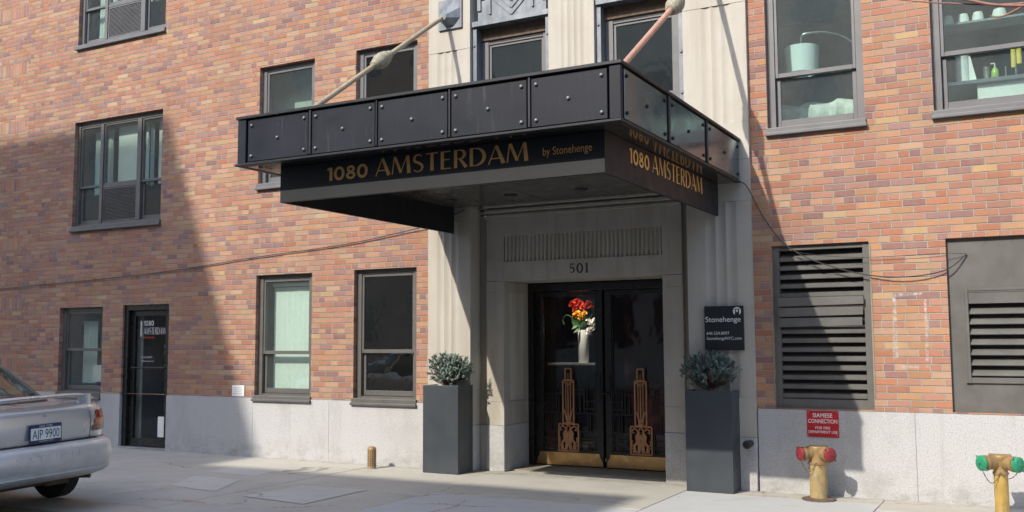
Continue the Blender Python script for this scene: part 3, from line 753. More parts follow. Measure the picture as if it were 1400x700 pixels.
# upper bays: centre pier, metal surrounds, spandrels, windows
mb = MB(); fc = [-4.66, -4.58, -4.50, -4.42, -4.34]
mb.prism(fluted(-4.82, -4.25, PF, fc, .3), 3.4, 9.6); mb.build('limestone_pier', M['lime'], B)
def bay(x0, x1):
    mb = MB(); mb.box(x0, x0+.062, .0, .3, 3.4, 5.27); mb.box(x1-.062, x1, .0, .3, 3.4, 5.27)
    for z in (3.7, 4.15, 4.6, 5.05):
        for x in (x0+.031, x1-.031): mb.lathe((x, .0, z), (0, -1, 0), [(0, .016), (.008, .016), (.014, .008)], 8)
    mb.box(x0+.01, x1-.01, -.03, .3, 5.275, 5.34)
    o = mb.build('bay_surround', M['zinc'], B, bevel=.003, seg=1)
    a, b = x0+.064, x1-.064; cx = (a+b)/2
    mb = MB(); mb.box(a, b, .03, .25, 5.345, 7.2)
    # stepped raised ribs at the sides and a chevron in the middle
    for s in (-1, 1):
        e = a if s < 0 else b
        for k, zz in enumerate((5.48, 5.62, 5.78)): mb.box(e-s*(.045*k), e-s*(.045*(k+1)), .012-.002*k, .03, zz, 7.1)
        mb.box(cx+s*.30, cx+s*.275, .012, .03, 5.42, 6.9)
        for k in range(17):
            z = 5.365+.085*k
            mb.add([(cx+s*x, y, z+q) for y in (.018, .030) for x, q in ((.005, 0), (.265, .245), (.265, .27), (.005, .025))], [(0, 1, 2, 3), (7, 6, 5, 4), (0, 4, 5, 1), (1, 5, 6, 2), (2, 6, 7, 3), (3, 7, 4, 0)])
    mb.fix = True
    sp = mb.build('spandrel_panel', M['zinc'], B)
    mb = frame_mb(a, b, 3.55, 5.13, .13, .09, .05, .05, .08)
    W = mb.build('window', M['framel'], B, bevel=.004, seg=1)
    sash(W, a+.092, b-.092, 4.18, 5.078, .15, M['framel'], .03, .05, glass='screen'); sash(W, a+.094, b-.094, 3.6, 4.20, .182, M['framel'], .03, .05, glass='screen')
    mb = MB(); mb.box(a, b, .11, .3, 5.132, 5.274); mb.build('head_board', M['rust'], W)
    room(W, a+.03, b-.03, 3.6, 5.1, M['dark'], 1.8, .24)
bay(-5.868, -4.822); bay(-4.248, -3.222)

# entrance doors ----------------------------------------------------------
DY = .80
mb = MB(); mb.box(-5.516, -5.45, DY-.06, DY+.12, 0.0, 2.2); mb.box(-3.63, -3.564, DY-.06, DY+.12, 0, 2.2); mb.box(-5.45, -3.63, DY-.06, DY+.12, 2.105, 2.2)
DF = mb.build('door_frame', M['blackd'], B, bevel=.005)
mb = MB(); mb.box(-5.515, -3.565, .28, .9, -.02, .015); mb.build('threshold', M['kerb'], DF, bevel=.006)
def ornament():
    mb = MB(); k = 0
    def rb(pts, ws, closed=False, d=0):
        vs, fs = ribbon(pts, ws, closed); n = len(vs); y0, y1 = -.016-d, 0
        nn = len(pts)
        mb.add([(x, y0, z) for x, z in vs]+[(x, y1, z) for x, z in vs], fs+[tuple(i+n for i in f[::-1]) for f in fs]
               + [(2*i, 2*((i+1) % nn), 2*((i+1) % nn)+n, 2*i+n) for i in range(nn if closed else nn-1)] + [(2*i+1, 2*i+1+n, 2*((i+1) % nn)+1+n, 2*((i+1) % nn)+1) for i in range(nn if closed else nn-1)])
    def rect(a, z0, z1, t, d): 
        rb([(-a, z0), (-a, z1)], t, d=d); rb([(a, z0), (a, z1)], t, d=d); rb([(-a, z1), (a, z1)], t, d=d+.001); rb([(-a, z0), (a, z0)], t, d=d+.001)
    rect(.128, .20, .515, .018, 0); rect(.070, .525, 1.035, .017, .003); rect(.038, 1.04, 1.175, .016, .005)
    rb([(0, .56), (0, 1.12)], [.018, .006], d=.007)
    for s in (-1, 1):
        rb([(s*.012, .98), (s*.03, 1.005), (s*.06, 1.02)], .014, d=.006); rb([(s*.065, .70), (s*.035, .64), (s*.015, .56)], [.012, .02, .024], d=.006); rb([(s*.03, .56), (s*.03, 1.03)], .010, d=.002)
        rb([(s*.01, .50), (s*.03, .46), (s*.075, .495), (s*.105, .475), (s*.10, .44), (s*.08, .45)], [.02, .022, .02, .018, .014, .01], d=.006)
        rb([(s*.02, .46), (s*.055, .40), (s*.045, .34), (s*.085, .29), (s*.07, .25), (s*.10, .22)], [.03, .034, .034, .03, .026, .02], d=.007)
        rb([(s*.012, .43), (s*.025, .36), (s*.018, .28), (s*.03, .215)], [.03, .045, .045, .03], d=.008)
        rb([(s*.085, .29), (s*.115, .31), (s*.108, .36)], [.02, .016, .01], d=.006); rb([(s*.05, .22), (s*.085, .235), (s*.11, .28)], [.02, .018, .012], d=.005)
    mb.lathe((0, 0, .535), (0, -1, 0), [(0, .036), (.022, .036), (.03, .026), (.033, .01)], 18)
    mb.fix = True
    return mb
def lattice():
    mb = MB(); t = .016
    def H(x0, x1, z): mb.box(x0, x1, -.008, .008, z-t/2, z+t/2)
    def V(x, z0, z1): mb.box(x-t/2, x+t/2, -.0065, .0065, z0, z1)
    H(-.365, .365, .645); H(-.365, .365, .43); H(-.365, .365, .35); H(-.365, -.14, .28); H(.14, .365, .28); H(-.365, .365, .205)
    H(-.365, -.09, .87); H(.09, .20, .87); H(-.365, -.17, .765); H(.20, .365, .79); H(-.20, -.09, .935); H(.09, .235, .935); H(.2, .365, .70)
    for x in (-.20, -.165): V(x, .645, .935)
    for x in (.20, .235): V(x, .645, .935)
    V(-.135, .645, .87); V(.145, .645, .87)
    for x in (-.265, -.235, .245, .275): V(x, .43, .645)
    for x in (-.30, .25, .28): V(x, .205, .28)
    for x in (-.15, .15): V(x, .205, .43)
    return mb
orn = ornament(); lat = lattice()
for c, s in ((-5.003, 1), (-4.083, -1)):
    mb = MB(); x0, x1 = c-.445, c+.445
    y0, y1 = DY, DY+.05
    mb.box(x0, x0+.085, y0, y1, .02, 2.10); mb.box(x1-.085, x1, y0, y1, .02, 2.10); mb.box(x0+.085, x1-.085, y0, y1, 2.045, 2.10); mb.box(x0+.085, x1-.085, y0, y1, .02, .20)
    mb.box(x0+.085, x0+.10, y0+.012, y1, .2, 2.045); mb.box(x1-.10, x1-.085, y0+.012, y1, .2, 2.045)
    L = mb.build('entrance_door', M['blackd'], B, bevel=.004, seg=1)
    mb = MB(); mb.box(x0+.098, x1-.098, DY+.028, DY+.034, .195, 2.048); mb.build('pane', M['glassdoor'], L)
    mb = MB(); P = [(x0+.005, .03), (x1-.02, .03)]+[(x1-.02-.055*sin(radians(a)), .10+.07*(1-cos(radians(a)))) for a in (0, 30, 60, 90)]+[(x0+.06-.055*sin(radians(a))*-0-.055*(1-sin(radians(a))), .17-.07*(1-cos(radians(90-a)))) for a in (90, 60, 30, 0)]
    mb.slab([(x0+.004, .03), (x1-.004, .03), (x1-.012, .06), (x1-.02, .10), (x1-.045, .13), (x1-.055, .178), (x0+.055, .178), (x0+.045, .13), (x0+.02, .10), (x0+.012, .06)], DY-.004, DY-.0005)
    mb.build('kick_plate', M['brass'], L)
    m2 = MB(); m2.add([(x*s+c, y+DY+.012, z) for x, y, z in lat.v], [f if s > 0 else f[::-1] for f in lat.f]); m2.build('lattice_grille', M['black'], L)
    m2 = MB(); m2.add([(x+c, y+DY-.002, z) for x, y, z in orn.v], orn.f); m2.fix = True; m2.build('copper_ornament', M['copper'], L)
    mb = MB(); hx = x1-.045 if s > 0 else x0+.045
    mb.box(hx-.022, hx+.022, DY-.012, DY-.001, .80, 1.12); mb.tube([(hx, DY-.01, .89), (hx, DY-.05, .89), (hx+.12*(1 if s > 0 else -1)*1, DY-.05, .89)], .009, 8)
    mb.lathe((hx, DY-.012, 1.04), (0, -1, 0), [(0, .016), (.008, .014)], 12); mb.build('handle', M['black'], L)
# lobby
mb = MB(); a, b, y, y1, c, d = -6.3, -2.9, .95, 4.6, 0, 2.6
mb.quad((a, y, c), (a, y1, c), (a, y1, d), (a, y, d)); mb.quad((b, y1, c), (b, y, c), (b, y, d), (b, y1, d)); mb.quad((a, y1, d), (b, y1, d), (b, y, d), (a, y, d)); mb.quad((a, y1, c), (b, y1, c), (b, y1, d), (a, y1, d))
LB = mb.build('lobby', M['lobby'], B)
mb = MB(); mb.quad((a, y, .004), (b, y, .004), (b, y1, .004), (a, y1, .004)); mb.build('lobby_floor', M['floor'], LB)
mb = MB(); mb.box(-5.0, -4.2, 2.6, 2.7, .005, 2.55); mb.box(-6.2, -5.9, 2.6, 2.9, .005, 2.55); mb.build('wood_panelling', M['lobbyred'], LB)
mb = MB(); mb.quad((a, .92, c), (-5.45, .92, c), (-5.45, .92, d), (a, .92, d)); mb.quad((-3.63, .92, c), (b, .92, c), (b, .92, d), (-3.63, .92, d)); mb.quad((-5.45, .92, 2.2), (-3.63, .92, 2.2), (-3.63, .92, d), (-5.45, .92, d)); mb.build('lobby_front_wall', M['dark'], LB)
mb = MB(); mb.lathe((-5.20, 1.02, 2.59), (0, 0, -1), [(0, .06), (.03, .06), (.031, .045)], 16); mb.build('downlight', M['steel'], LB)
pl = bpy.data.lights.new('lobby_downlight', 'SPOT'); pl.energy = 50; pl.spot_size = radians(46); pl.spot_blend = .6; pl.shadow_soft_size = .03; pl.color = (1, .93, .82)
po = bpy.data.objects.new('lobby_downlight', pl); C.objects.link(po); po.location = (-5.20, 1.02, 2.5); po.rotation_euler = (radians(30), 0, 0)
# black pipe stub beside the right planter
mb = MB(); mb.tube([(-2.60, -.05, .47), (-2.60, -.17, .47)], .035, 14); mb.lathe((-2.60, -.17, .47), (0, -1, 0), [(0, .042), (.03, .042), (.04, .03)], 14); mb.build('pipe_stub', M['black'], B)

# ------------------------------------------------------------------ the canopy
K = thing('entrance_canopy', 'black metal entrance canopy with gold lettering hung from two rods', 'canopy', (0, 0, 0))
X0, X1, YF, Z0, Z1 = -6.43, -2.635, -3.29, 3.135, 3.575
mb = MB()
mb.box(X0-.01, X1+.012, YF-.025, YF+.06, Z1-.028, Z1); mb.box(X1-.05, X1+.012, YF+.06, -.055, Z1-.028, Z1); mb.box(X0-.01, X0+.05, YF+.06, -.005, Z1-.028, Z1)
mb.build('top_rail', M['trim'], K, bevel=.004, seg=1)
mb = MB()
mb.box(X0-.01, X1+.006, YF-.03, YF+.055, Z0-.022, Z0); mb.box(X1-.05, X1+.006, YF+.055, -.055, Z0-.022, Z0); mb.box(X0-.01, X0+.05, YF+.055, -.005, Z0-.022, Z0)
mb.build('bottom_rail', M['trim'], K, bevel=.004, seg=1)
mb = MB(); mb.box(X0+.05, X1-.05, YF+.055, -.056, Z0-.018, Z0-.004); mb.build('deck', M['lip'], K)
mb = MB(); mb.box(-5.866, -3.226, -.054, .108, Z0-.02, Z0+.03); mb.build('sun_block_strip', M['trim'], K)  # added strip, closes the gap behind the deck to keep sun off the cornice
fr = [(-6.305, -5.60), (-5.558, -4.876), (-4.845, -4.151), (-4.116, -3.426), (-3.387, -2.749)]
mb = MB(); mb.box(X0+.01, X1-.01, YF+.030, YF+.045, Z0, Z1-.028); mb.box(X1-.045, X1-.03, YF+.045, -.055, Z0, Z1-.028); mb.box(X0+.03, X0+.045, YF+.045, -.005, Z0, Z1-.028); mb.build('fascia_backing', M['trim'], K)
zb, zt = Z0+.012, Z1-.045
def bolts(parent, pts, ax):
    for p in pts:
        mb = MB(); mb.lathe(p, ax, [(0, .016), (.007, .016), (.013, .010), (.015, .004)], 10); mb.build('bolt', M['boltgrey' if ax[1] else 'black'], parent)
for a, b in fr:
    mb = MB(); mb.box(a, b, YF-.004, YF+.029, zb, zt); P = mb.build('fascia_panel', M['fascia'], K, bevel=.003, seg=1)
    bolts(P, [(a+.045, YF-.005, zb+.05), (b-.045, YF-.005, zb+.05), (a+.045, YF-.005, zt-.05), (b-.045, YF-.005, zt-.05), ((a+b)/2, YF-.005, (zb+zt)/2)], (0, -1, 0))
mb = MB(); mb.box(-6.425, -6.325, YF-.012, YF+.1, zb-.01, zt+.01); mb.build('corner_post', M['fascia'], K, bevel=.004, seg=1); mb = MB(); mb.box(-2.73, -2.637, YF-.012, YF+.028, zb-.01, zt+.01)
mb.build('corner_post', M['fascia'], K, bevel=.004, seg=1)
for a, b in ((-5.594, -5.564), (-4.870, -4.85), (-4.145, -4.122), (-3.42, -3.393)):
    mb = MB(); mb.box(a+.012, b+.006, YF-.02, YF+.03, zb, zt+.01); mb.build('batten', M['trim'], K, bevel=.003, seg=1)
for a, b in ((-3.22, -2.28), (-2.18, -1.23), (-1.12, -.07)):
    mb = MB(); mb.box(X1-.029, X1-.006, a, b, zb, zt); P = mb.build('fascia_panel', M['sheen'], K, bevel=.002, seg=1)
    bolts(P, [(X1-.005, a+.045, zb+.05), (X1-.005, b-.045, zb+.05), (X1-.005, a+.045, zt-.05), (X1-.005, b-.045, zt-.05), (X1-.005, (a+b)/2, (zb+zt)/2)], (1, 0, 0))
for a in (-2.255, -1.20):
    mb = MB(); mb.box(X1-.03, X1+.004, a, a+.05, zb, zt+.01); mb.build('batten', M['trim'], K, bevel=.003, seg=1)
for a, b in ((-3.22, -1.7), (-1.66, -.06)):
    mb = MB(); mb.box(X0+.006, X0+.029, a, b, zb, zt); mb.build('fascia_panel', M['fascia'], K, bevel=.002, seg=1)
# hanging sign box
SX0, SX1, SY, SZ = -6.115, -2.87, -3.065, 2.785
zt = Z0-.019
mb = MB(); mb.box(SX0, SX1, SY, SY+.03, SZ, zt); F = mb.build('front_sign_panel', M['signpanel'], K, bevel=.003, seg=1)
mb = MB(); mb.box(SX1-.03, SX1, SY+.031, -.06, SZ, zt); R_ = mb.build('right_sign_panel', M['signpanel'], K, bevel=.003, seg=1)
mb = MB(); mb.box(SX0, SX0+.03, SY+.031, -.06, SZ, zt); mb.box(SX0+.03, SX0+.033, -1.46, -1.45, SZ, zt-.05); mb.build('left_sign_panel', M['signpanel'], K, bevel=.003, seg=1)
mb = MB(); u = put_strokes(mb, '1080', -5.56, 2.940, .120, 'xz', SY-.004, sx=1.36, gap=.08); mb.build('gold_lettering', M['gold'], F); mb = MB()
u = put_strokes(mb, 'AMSTERDAM', -5.03, 2.938, .152, 'xz', SY-.004, sx=1.345, gap=.082); print('front text end', u)
mb.build('gold_lettering', M['gold'], F)
mb = MB(); put_text(mb, text_mesh('by Stonehenge', .425, .068), -3.40, 2.965, 'xz', SY-.004); mb.build('gold_lettering', M['gold'], F)
mb = MB(); u = put_strokes(mb, '1080', -2.56, 2.943, .125, 'yz', SX1+.004, 1, sx=1.33, gap=.08); mb.build('gold_lettering', M['gold'], R_); mb = MB()
u = put_strokes(mb, 'AMSTERDAM', -2.03, 2.94, .160, 'yz', SX1+.004, 1, sx=1.20, gap=.085); print('side text end', u)
mb.build('gold_lettering', M['gold'], R_)
mb = MB(); xs = [SX0+.035, -5.6, -4.8, -4.0, -3.2, SX1-.035]; ys = [SY+.035, -1.5, -.06]
for a, b in zip(xs, xs[1:]):
    for c, d in zip(ys, ys[1:]): mb.box(a+.003, b-.003, c+.003, d-.003, 3.085, 3.11)
mb.build('soffit_panels', M['soffit'], K, bevel=.002, seg=1)
for x in (-5.75, -4.98, -4.15, -3.4):
    for y in (-.68, -2.3):
        mb = MB(); mb.lathe((x, y, 3.084), (0, 0, -1), [(0, .075), (.006, .075), (.007, .055), (-.0, .05)], 20); mb.build('downlight', M['trim'], K, smooth=True)
# tension rods
for x, m, tc in ((-6.2, 'rodtan', .44), (-2.9, 'rodpink', .385)):
    A = Vector((x, -.17, 5.405)); E_ = Vector((x, -2.95, 3.50)); d = (E_-A).normalized(); Lg = (E_-A).length
    mb = MB(); mb.tube([A, E_], .027, 14); R = mb.build('tension_rod', M[m], K, smooth=True)
    mb = MB(); c = A+d*Lg*tc
    prof = [(-.22, .03), (-.20, .045), (-.17, .042), (-.13, .062), (-.06, .082), (.02, .084), (.09, .068), (.13, .05), (.15, .052), (.17, .034)]
    pf = []
    for (t0, r0), (t1, r1) in zip(prof, prof[1:]):
        for k in range(3): f = k/3; pf.append((t0+(t1-t0)*f, r0+(r1-r0)*f+(.004 if k == 1 else 0)))
    mb.lathe(c, d, pf, 18); mb.build('rod_coupling', M['wrap'], R, smooth=True)
    # faceted bracket on the pier
    mb = MB(); w_ = .165; zc = 5.475
    mb.box(x-w_+.06, x+w_+.06, -.075, -.052, zc-w_-.02, zc+w_+.02)
    cx = x+.06; n = 8; r1 = [(cx+.155*cos(2*pi*(k+.5)/n), -.078, zc+.165*sin(2*pi*(k+.5)/n)) for k in range(n)]
    r2 = [(x+.02+.05*cos(2*pi*(k+.5)/n), -.17, zc-.05+.05*sin(2*pi*(k+.5)/n)) for k in range(n)]
    mb.loft([r1, r2]); mb.fix = True
    mb.build('wall_bracket', M['zinc'], R)

# ------------------------------------------------------------------ planters and shrubs
def planter():
    t = thing('planter', 'tall square charcoal planter standing left of the entrance', 'planter', group='planters flanking the entrance')
    mb = MB(); w_, d_, h_, q = .24, .165, 1.0, .018
    mb.box(-w_, w_, -d_, -d_+q, 0, h_); mb.box(-w_, w_, d_-q, d_, 0, h_); mb.box(-w_, -w_+q, -d_+q, d_-q, 0, h_); mb.box(w_-q, w_, -d_+q, d_-q, 0, h_); mb.box(-w_+q, w_-q, -d_+q, d_-q, .02, .06)
    mb.build('box', M['planter'], t, bevel=.004)
    mb = MB(); n = 8
    mb.add([(-w_+q+(2*w_-2*q)*i/n, -d_+q+(2*d_-2*q)*j/n, .955+random.uniform(-.008, .012)) for j in range(n+1) for i in range(n+1)], [(j*(n+1)+i, j*(n+1)+i+1, (j+1)*(n+1)+i+1, (j+1)*(n+1)+i) for j in range(n) for i in range(n)])
    mb.build('soil', M['soil'], t)
    return t
def needle_mat():
    t = NT('spruce_needles'); p = t.pos()
    oi = t.n('TexWhiteNoise', noise_dimensions='3D'); sn = t.n('VectorMath', operation='SNAP'); t.put(sn.inputs[0], p); sn.inputs[1].default_value = (.03, .03, .03)
    t.put(oi.inputs['Vector'], sn.outputs[0])
    c = t.ramp(t.ma('ADD', t.ma('MULTIPLY', oi.outputs[0], .5), t.ma('MULTIPLY', t.noise(p, 12, 3), .5)), [(.25, (.125, .185, .155)), (.5, (.225, .305, .27)), (.75, (.35, .43, .39))])
    return t.fin(c, .65, 0, .3)
M['needle'] = needle_mat()
def shrub(seed, rx, rz, zc, label, sparse=0):
    rnd = random.Random(seed)
    t = thing('spruce_shrub', label, 'shrub', group='dwarf spruces in the planters')
    wood = MB(); nd = MB()
    wood.tube([(0, 0, -.06), (.01, 0, .05), (0, .01, zc*.7)], [.018, .015, .01], 8)
    for k in range(460):
        while True:
            p = Vector((rnd.uniform(-1, 1), rnd.uniform(-1, 1), rnd.uniform(-1, 1)))
            if .22 < p.length < .9+.18*rnd.random(): break
        e = Vector((p.x*rx, p.y*rx*.62, zc+p.z*rz))
        if e.z < .02: continue
        s0 = Vector((p.x*.02, p.y*.02, max(.01, zc*.35+p.z*.05)))
        midp = s0.lerp(e, .55)+Vector((0, 0, -.02))
        if k % 3 == 0: wood.tube([s0, midp, e], [.005, .004, .002], 4, False)
        d = ((e-s0).normalized()+Vector((rnd.uniform(-.7, .7), rnd.uniform(-.7, .7), rnd.uniform(-.2, .7)))).normalized()
        ln = rnd.uniform(.035, .06)
        a0 = d.orthogonal().normalized(); b0 = d.cross(a0)
        for i in range(34):
            f = i/34; ph = rnd.uniform(0, 2*pi)
            base = e+d*ln*(f-.35)
            out = (a0*cos(ph)+b0*sin(ph))*1.0+d*.35
            nl = rnd.uniform(.013, .02)*(1.15-.5*f)
            tip = base+out.normalized()*nl
            sd = out.cross(d).normalized()*.0052
            nd.add([base-sd, base+sd, tip+sd*.3, tip-sd*.3], [(0, 1, 2, 3)])
    wood.build('stem', M['bark'], t); nd.build('foliage', M['needle'], t)
    return t
p1 = planter(); p1.location = (-6.105, -.165, 0); p2 = dup(p1, (-2.945, -.16, 0), label='tall square charcoal planter below the black wall sign, right of the entrance')
s1 = shrub(3, .30, .185, .225, 'sunlit blue green dwarf spruce in the planter left of the entrance'); s1.location = (-6.08, -.165, .965)
s2 = shrub(11, .30, .18, .24, 'shaded blue green dwarf spruce with a bare stem in the planter under the black sign'); s2.location = (-2.97, -.16, .965)

# ------------------------------------------------------------------ wall signs
t = thing('wall_sign', 'black square sign with white lettering and round emblem on the right limestone pier', 'sign', (-2.835, -.075, 1.40))
mb = MB(); mb.box(-.203, .203, -.012, .012, 0, .452); pn = mb.build('sign_plate', M['signpanel'], t, bevel=.002, seg=1)
mb = MB(); y = -.0135
put_text(mb, text_mesh('Stonehenge', .365, .056), -.19, .290, 'xz', y); put_text(mb, text_mesh('646.524.8097', .235, .032), -.18, .160, 'xz', y); put_text(mb, text_mesh('StonehengeNYC.com', .36, .032), -.18, .108, 'xz', y)
mb.build('lettering', M['ink'], t)
mb = MB(); cx, cz = .140, .396
P = arc(cx, cz, .042, .042, -55, 235, 24)
mb.add([(cx, y, cz)]+[(x, y, z) for x, z in P], [(0, i+1, i+2) for i in range(len(P)-1)])
mb.build('emblem', M['ink'], t)
mb = MB(); 
for a, b, c, d in ((cx-.022, cx-.010, cz-.034, cz+.014), (cx+.010, cx+.022, cz-.034, cz+.014), (cx-.026, cx+.026, cz+.016, cz+.026)): mb.box(a, b, y-.0015, y-.001, c, d)
mb.build('emblem', M['signpanel'], t)

t = thing('wall_sign', 'small red enamel sign with white lettering on the granite above a fire connection', 'sign', (-1.897, -.022, .56))
mb = MB(); mb.box(-.150, .150, -.003, .004, 0, .252); mb.build('sign_plate', M['red'], t, bevel=.0015, seg=1)
mb = MB(); y = -.0042
for s, w_, h_, z in (('SIAMESE', .185, .040, .190), ('CONNECTION', .275, .040, .134), ('FOR FIRE', .14, .026, .076), ('DEPARTMENT USE', .272, .026, .036)): put_text(mb, text_mesh(s, w_, h_, bold=.008), -w_/2, z, 'xz', y)
mb.build('lettering', M['ink'], t)
mb = MB()
for x in (-.135, .135):
    for z in (.018, .234): mb.lathe((x, -.003, z), (0, -1, 0), [(0, .005), (.002, .004)], 8)
mb.build('screw', M['steel'], t)
t = thing('wall_sign', 'small pale notice plate on the brick left of the lit ground floor window', 'sign', (-9.53, -.006, .785))
mb = MB(); mb.box(-.11, .11, -.006, .004, 0, .148); mb.build('sign_plate', M['white'], t, bevel=.001, seg=1)
mb = MB()
for i, (s, w_) in enumerate((('', .14), ('', .16), ('', .12), ('', .15))): mb.box(-w_/2, w_/2, -.0072, -.0065, .115-.026*i, .121-.026*i)
mb.build('lettering', M['grey_ink'], t)

# ------------------------------------------------------------------ fire connections and vent post
def standpipe(label, cap, pipe, r, h, base):
    t = thing('fire_standpipe', label, 'standpipe', group='fire connections along the granite base')
    mb = MB(); mb.lathe((0, 0, 0), (0, 0, 1), [(0, r), (h-.03, r), (h, r*1.03)], 24); mb.build('pipe', M[pipe], t, smooth=True)
    if base:
        mb = MB(); mb.lathe((.0, 0, .002), (0, 0, 1), [(0, .155), (.012, .155), (.02, .11)], 28); mb.build('base_plate', M['rust'], t, smooth=True)
    mb = MB()
    mb.lathe((0, 0, h-.012), (0, 0, 1), [(0, r*1.12), (.02, r*1.15), (.022, r*1.02), (.05, r*.98), (.13, .082), (.155, .085), (.165, .08), (.167, .0)], 22)
    b = mb
    zc = h+.088
    b.box(-.088, .088, -.06, .07, h+.135, h+.155)
    for s in (-1, 1):
        d = Vector((s*sin(radians(47)), -cos(radians(47)), .0))
        b.lathe(Vector((s*.02, .0, zc)), d, [(0, .062), (.07, .058), (.11, .053), (.112, .066), (.135, .066), (.137, .056), (.15, .056)], 20)
    b.build('siamese_body', M['cast'], t, smooth=True)
    for s in (-1, 1):
        d = Vector((s*sin(radians(47)), -cos(radians(47)), .0)); c = Vector((s*.02, 0, zc))+d*.15
        mb = MB(); mb.lathe(c, d, [(0, .064), (.016, .066), (.022, .060), (.027, .035), (.028, .0)], 22)
        e = d.cross(Vector((0, 0, 1)))
        for a in range(0, 360, 45):
            q = c+d*.012+(e*cos(radians(a))+Vector((0, 0, 1))*sin(radians(a)))*.064
            if a in (45, 225): mb.lathe(q, (e*cos(radians(a))+Vector((0, 0, 1))*sin(radians(a))), [(0, .010), (.016, .008)], 8)
        mb.lathe(c+d*.026, d, [(0, .008), (.02, .006)], 8)
        mb.build('hose_cap', M[cap], t, smooth=True)
    # chains from the caps to the body
    mb = MB()
    for s in (-1, 1):
        d = Vector((s*sin(radians(47)), -cos(radians(47)), 0)); A = Vector((s*.02, 0, zc-.055))+d*.16; Bp = Vector((0, -r*1.1, h+.01))
        pts = [A.lerp(Bp, i/12)+Vector((0, 0, -.10*sin(pi*i/12)*(1 if s < 0 else .55))) for i in range(13)]
        for i, (a, q) in enumerate(zip(pts, pts[1:])): mb.tube([a, q], .0045 if i % 2 else .0028, 5)
    mb.build('chain', M['rust'], t)
    return t
f1 = standpipe('stout gold fire standpipe with two red caps under the red sign', 'capred', 'tan', .080, .345, True); f1.location = (-1.90, -.30, 0)
f2 = standpipe('slender yellow fire standpipe with two green caps near the boarded louver', 'capgreen', 'yellow', .056, .365, False); f2.location = (-.345, -.52, 0)
mb = MB()
t = thing('vent_post', 'short perforated brass vent post on the sidewalk under the dark window', 'vent', (-7.09, -.30, 0))
mb = MB(); mb.lathe((0, 0, 0), (0, 0, 1), [(0, .052), (.225, .052), (.245, .046), (.258, .03), (.262, 0)], 20); mb.build('post', M['cast'], t, smooth=True)
mb = MB()
for k in range(8):
    a = radians(-90+(k-3.5)*30); d = Vector((cos(a), sin(a), 0))
    for i in range(9): mb.lathe(Vector((0, 0, .04+.021*i))+d*.050, d, [(0, .0065), (.003, .0065)], 6)
mb.build('hole', M['dark'], t)
mb = MB(); mb.lathe((0, 0, 0), (0, 0, 1), [(0, .07), (.006, .07), (.01, .055)], 20); mb.build('flange', M['steel'], t, smooth=True)

# ------------------------------------------------------------------ wires
def sag(pts, n=10, y=-.02):
    out = []
    for i in range(len(pts)-1):
        for k in range(n): f = k/n; out.append((pts[i][0]+(pts[i+1][0]-pts[i][0])*f, pts[i][1]+(pts[i+1][1]-pts[i][1])*f, pts[i][2]+(pts[i+1][2]-pts[i][2])*f))
    return out+[pts[-1]]
def spline(P, n=10):
    P = [Vector(p) for p in P]; out = []
    for i in range(len(P)-1):
        p0, p1, p2, p3 = P[max(i-1, 0)], P[i], P[i+1], P[min(i+2, len(P)-1)]
        for k in range(n):
            t_ = k/n; out.append(.5*((2*p1)+(p2-p0)*t_+(2*p0-5*p1+4*p2-p3)*t_*t_+(3*p1-p0-3*p2+p3)*t_**3))
    return out+[P[-1]]
mb = MB(); mb.tube(spline([(-17, -.02, 2.30), (-14.69, -.02, 2.385), (-11.34, -.02, 2.50), (-9.24, -.02, 2.65), (-7.76, -.02, 2.745), (-6.73, -.03, 2.87), (-6.3, -.07, 2.95), (-5.93, -.07, 3.06)]), .006, 6)
tag(mb.build('wall_cable', M['wire']), 'long thin cable strung across the left brick wall to the canopy', 'cable')
mb = MB(); mb.tube(spline([(-2.62, -.07, 3.12), (-2.55, -.09, 3.05), (-2.44, -.05, 2.80), (-2.27, -.04, 2.53), (-2.09, -.04, 2.37), (-1.85, -.045, 2.25), (-1.47, -.03, 2.13), (-1.1, -.05, 2.09), (-.75, -.03, 2.14), (-.56, .03, 2.29)]), .0055, 6)
mb.tube(spline([(-2.25, -.03, 2.42), (-1.9, -.03, 2.335), (-1.4, -.03, 2.29), (-.8, -.03, 2.30), (-.56, .03, 2.29)]), .0025, 5)
tag(mb.build('wall_cable', M['wire']), 'drooping black cable from the canopy corner across the louvered vent', 'cable')

# ------------------------------------------------------------------ interior things seen through glass
t = thing('vase', 'tall white cylindrical vase on the lobby shelf behind the left door', 'vase', (-5.16, 1.6, 1.225))
mb = MB(); mb.lathe((0, 0, 0), (0, 0, 1), [(0, .062), (.005, .066), (.40, .072), (.42, .072), (.42, .062), (.1, .058)], 28); mb.build('body', M['vase'], t, smooth=True)
fl_red = simple('red_petal', (.48, .035, .012), .6, 0, .25, 30); fl_yel = simple('yellow_petal', (.75, .42, .03), .6, 0, .2, 30); fl_wh = simple('white_petal', (.8, .78, .75), .6, 0, .06, 30); lf = simple('leaf', (.05, .12, .04), .5, 0, .3, 20)
t = thing('bouquet', 'bunch of red, yellow and white flowers standing in the white vase', 'flowers', (-5.16, 1.6, 1.62))
rnd = random.Random(5)
def blossom(c, r, mat, n=26, flat_=.5):
    mb = MB(); c = Vector(c)
    for i in range(n):
        d = Vector((rnd.gauss(0, 1), rnd.gauss(0, 1)-.3, rnd.gauss(0, .8)+.3)).normalized(); a = d.orthogonal().normalized(); b = d.cross(a)
        w_ = r*.42; q = c+d*r*.25; e = c+d*r*rnd.uniform(.8, 1.1)
        mb.add([q-a*w_*.3, q+a*w_*.3, q.lerp(e, .7)+a*w_, e+b*w_*.2, q.lerp(e, .7)-a*w_], [(0, 1, 2, 3, 4)])
    mb.build('flower', mat, t)
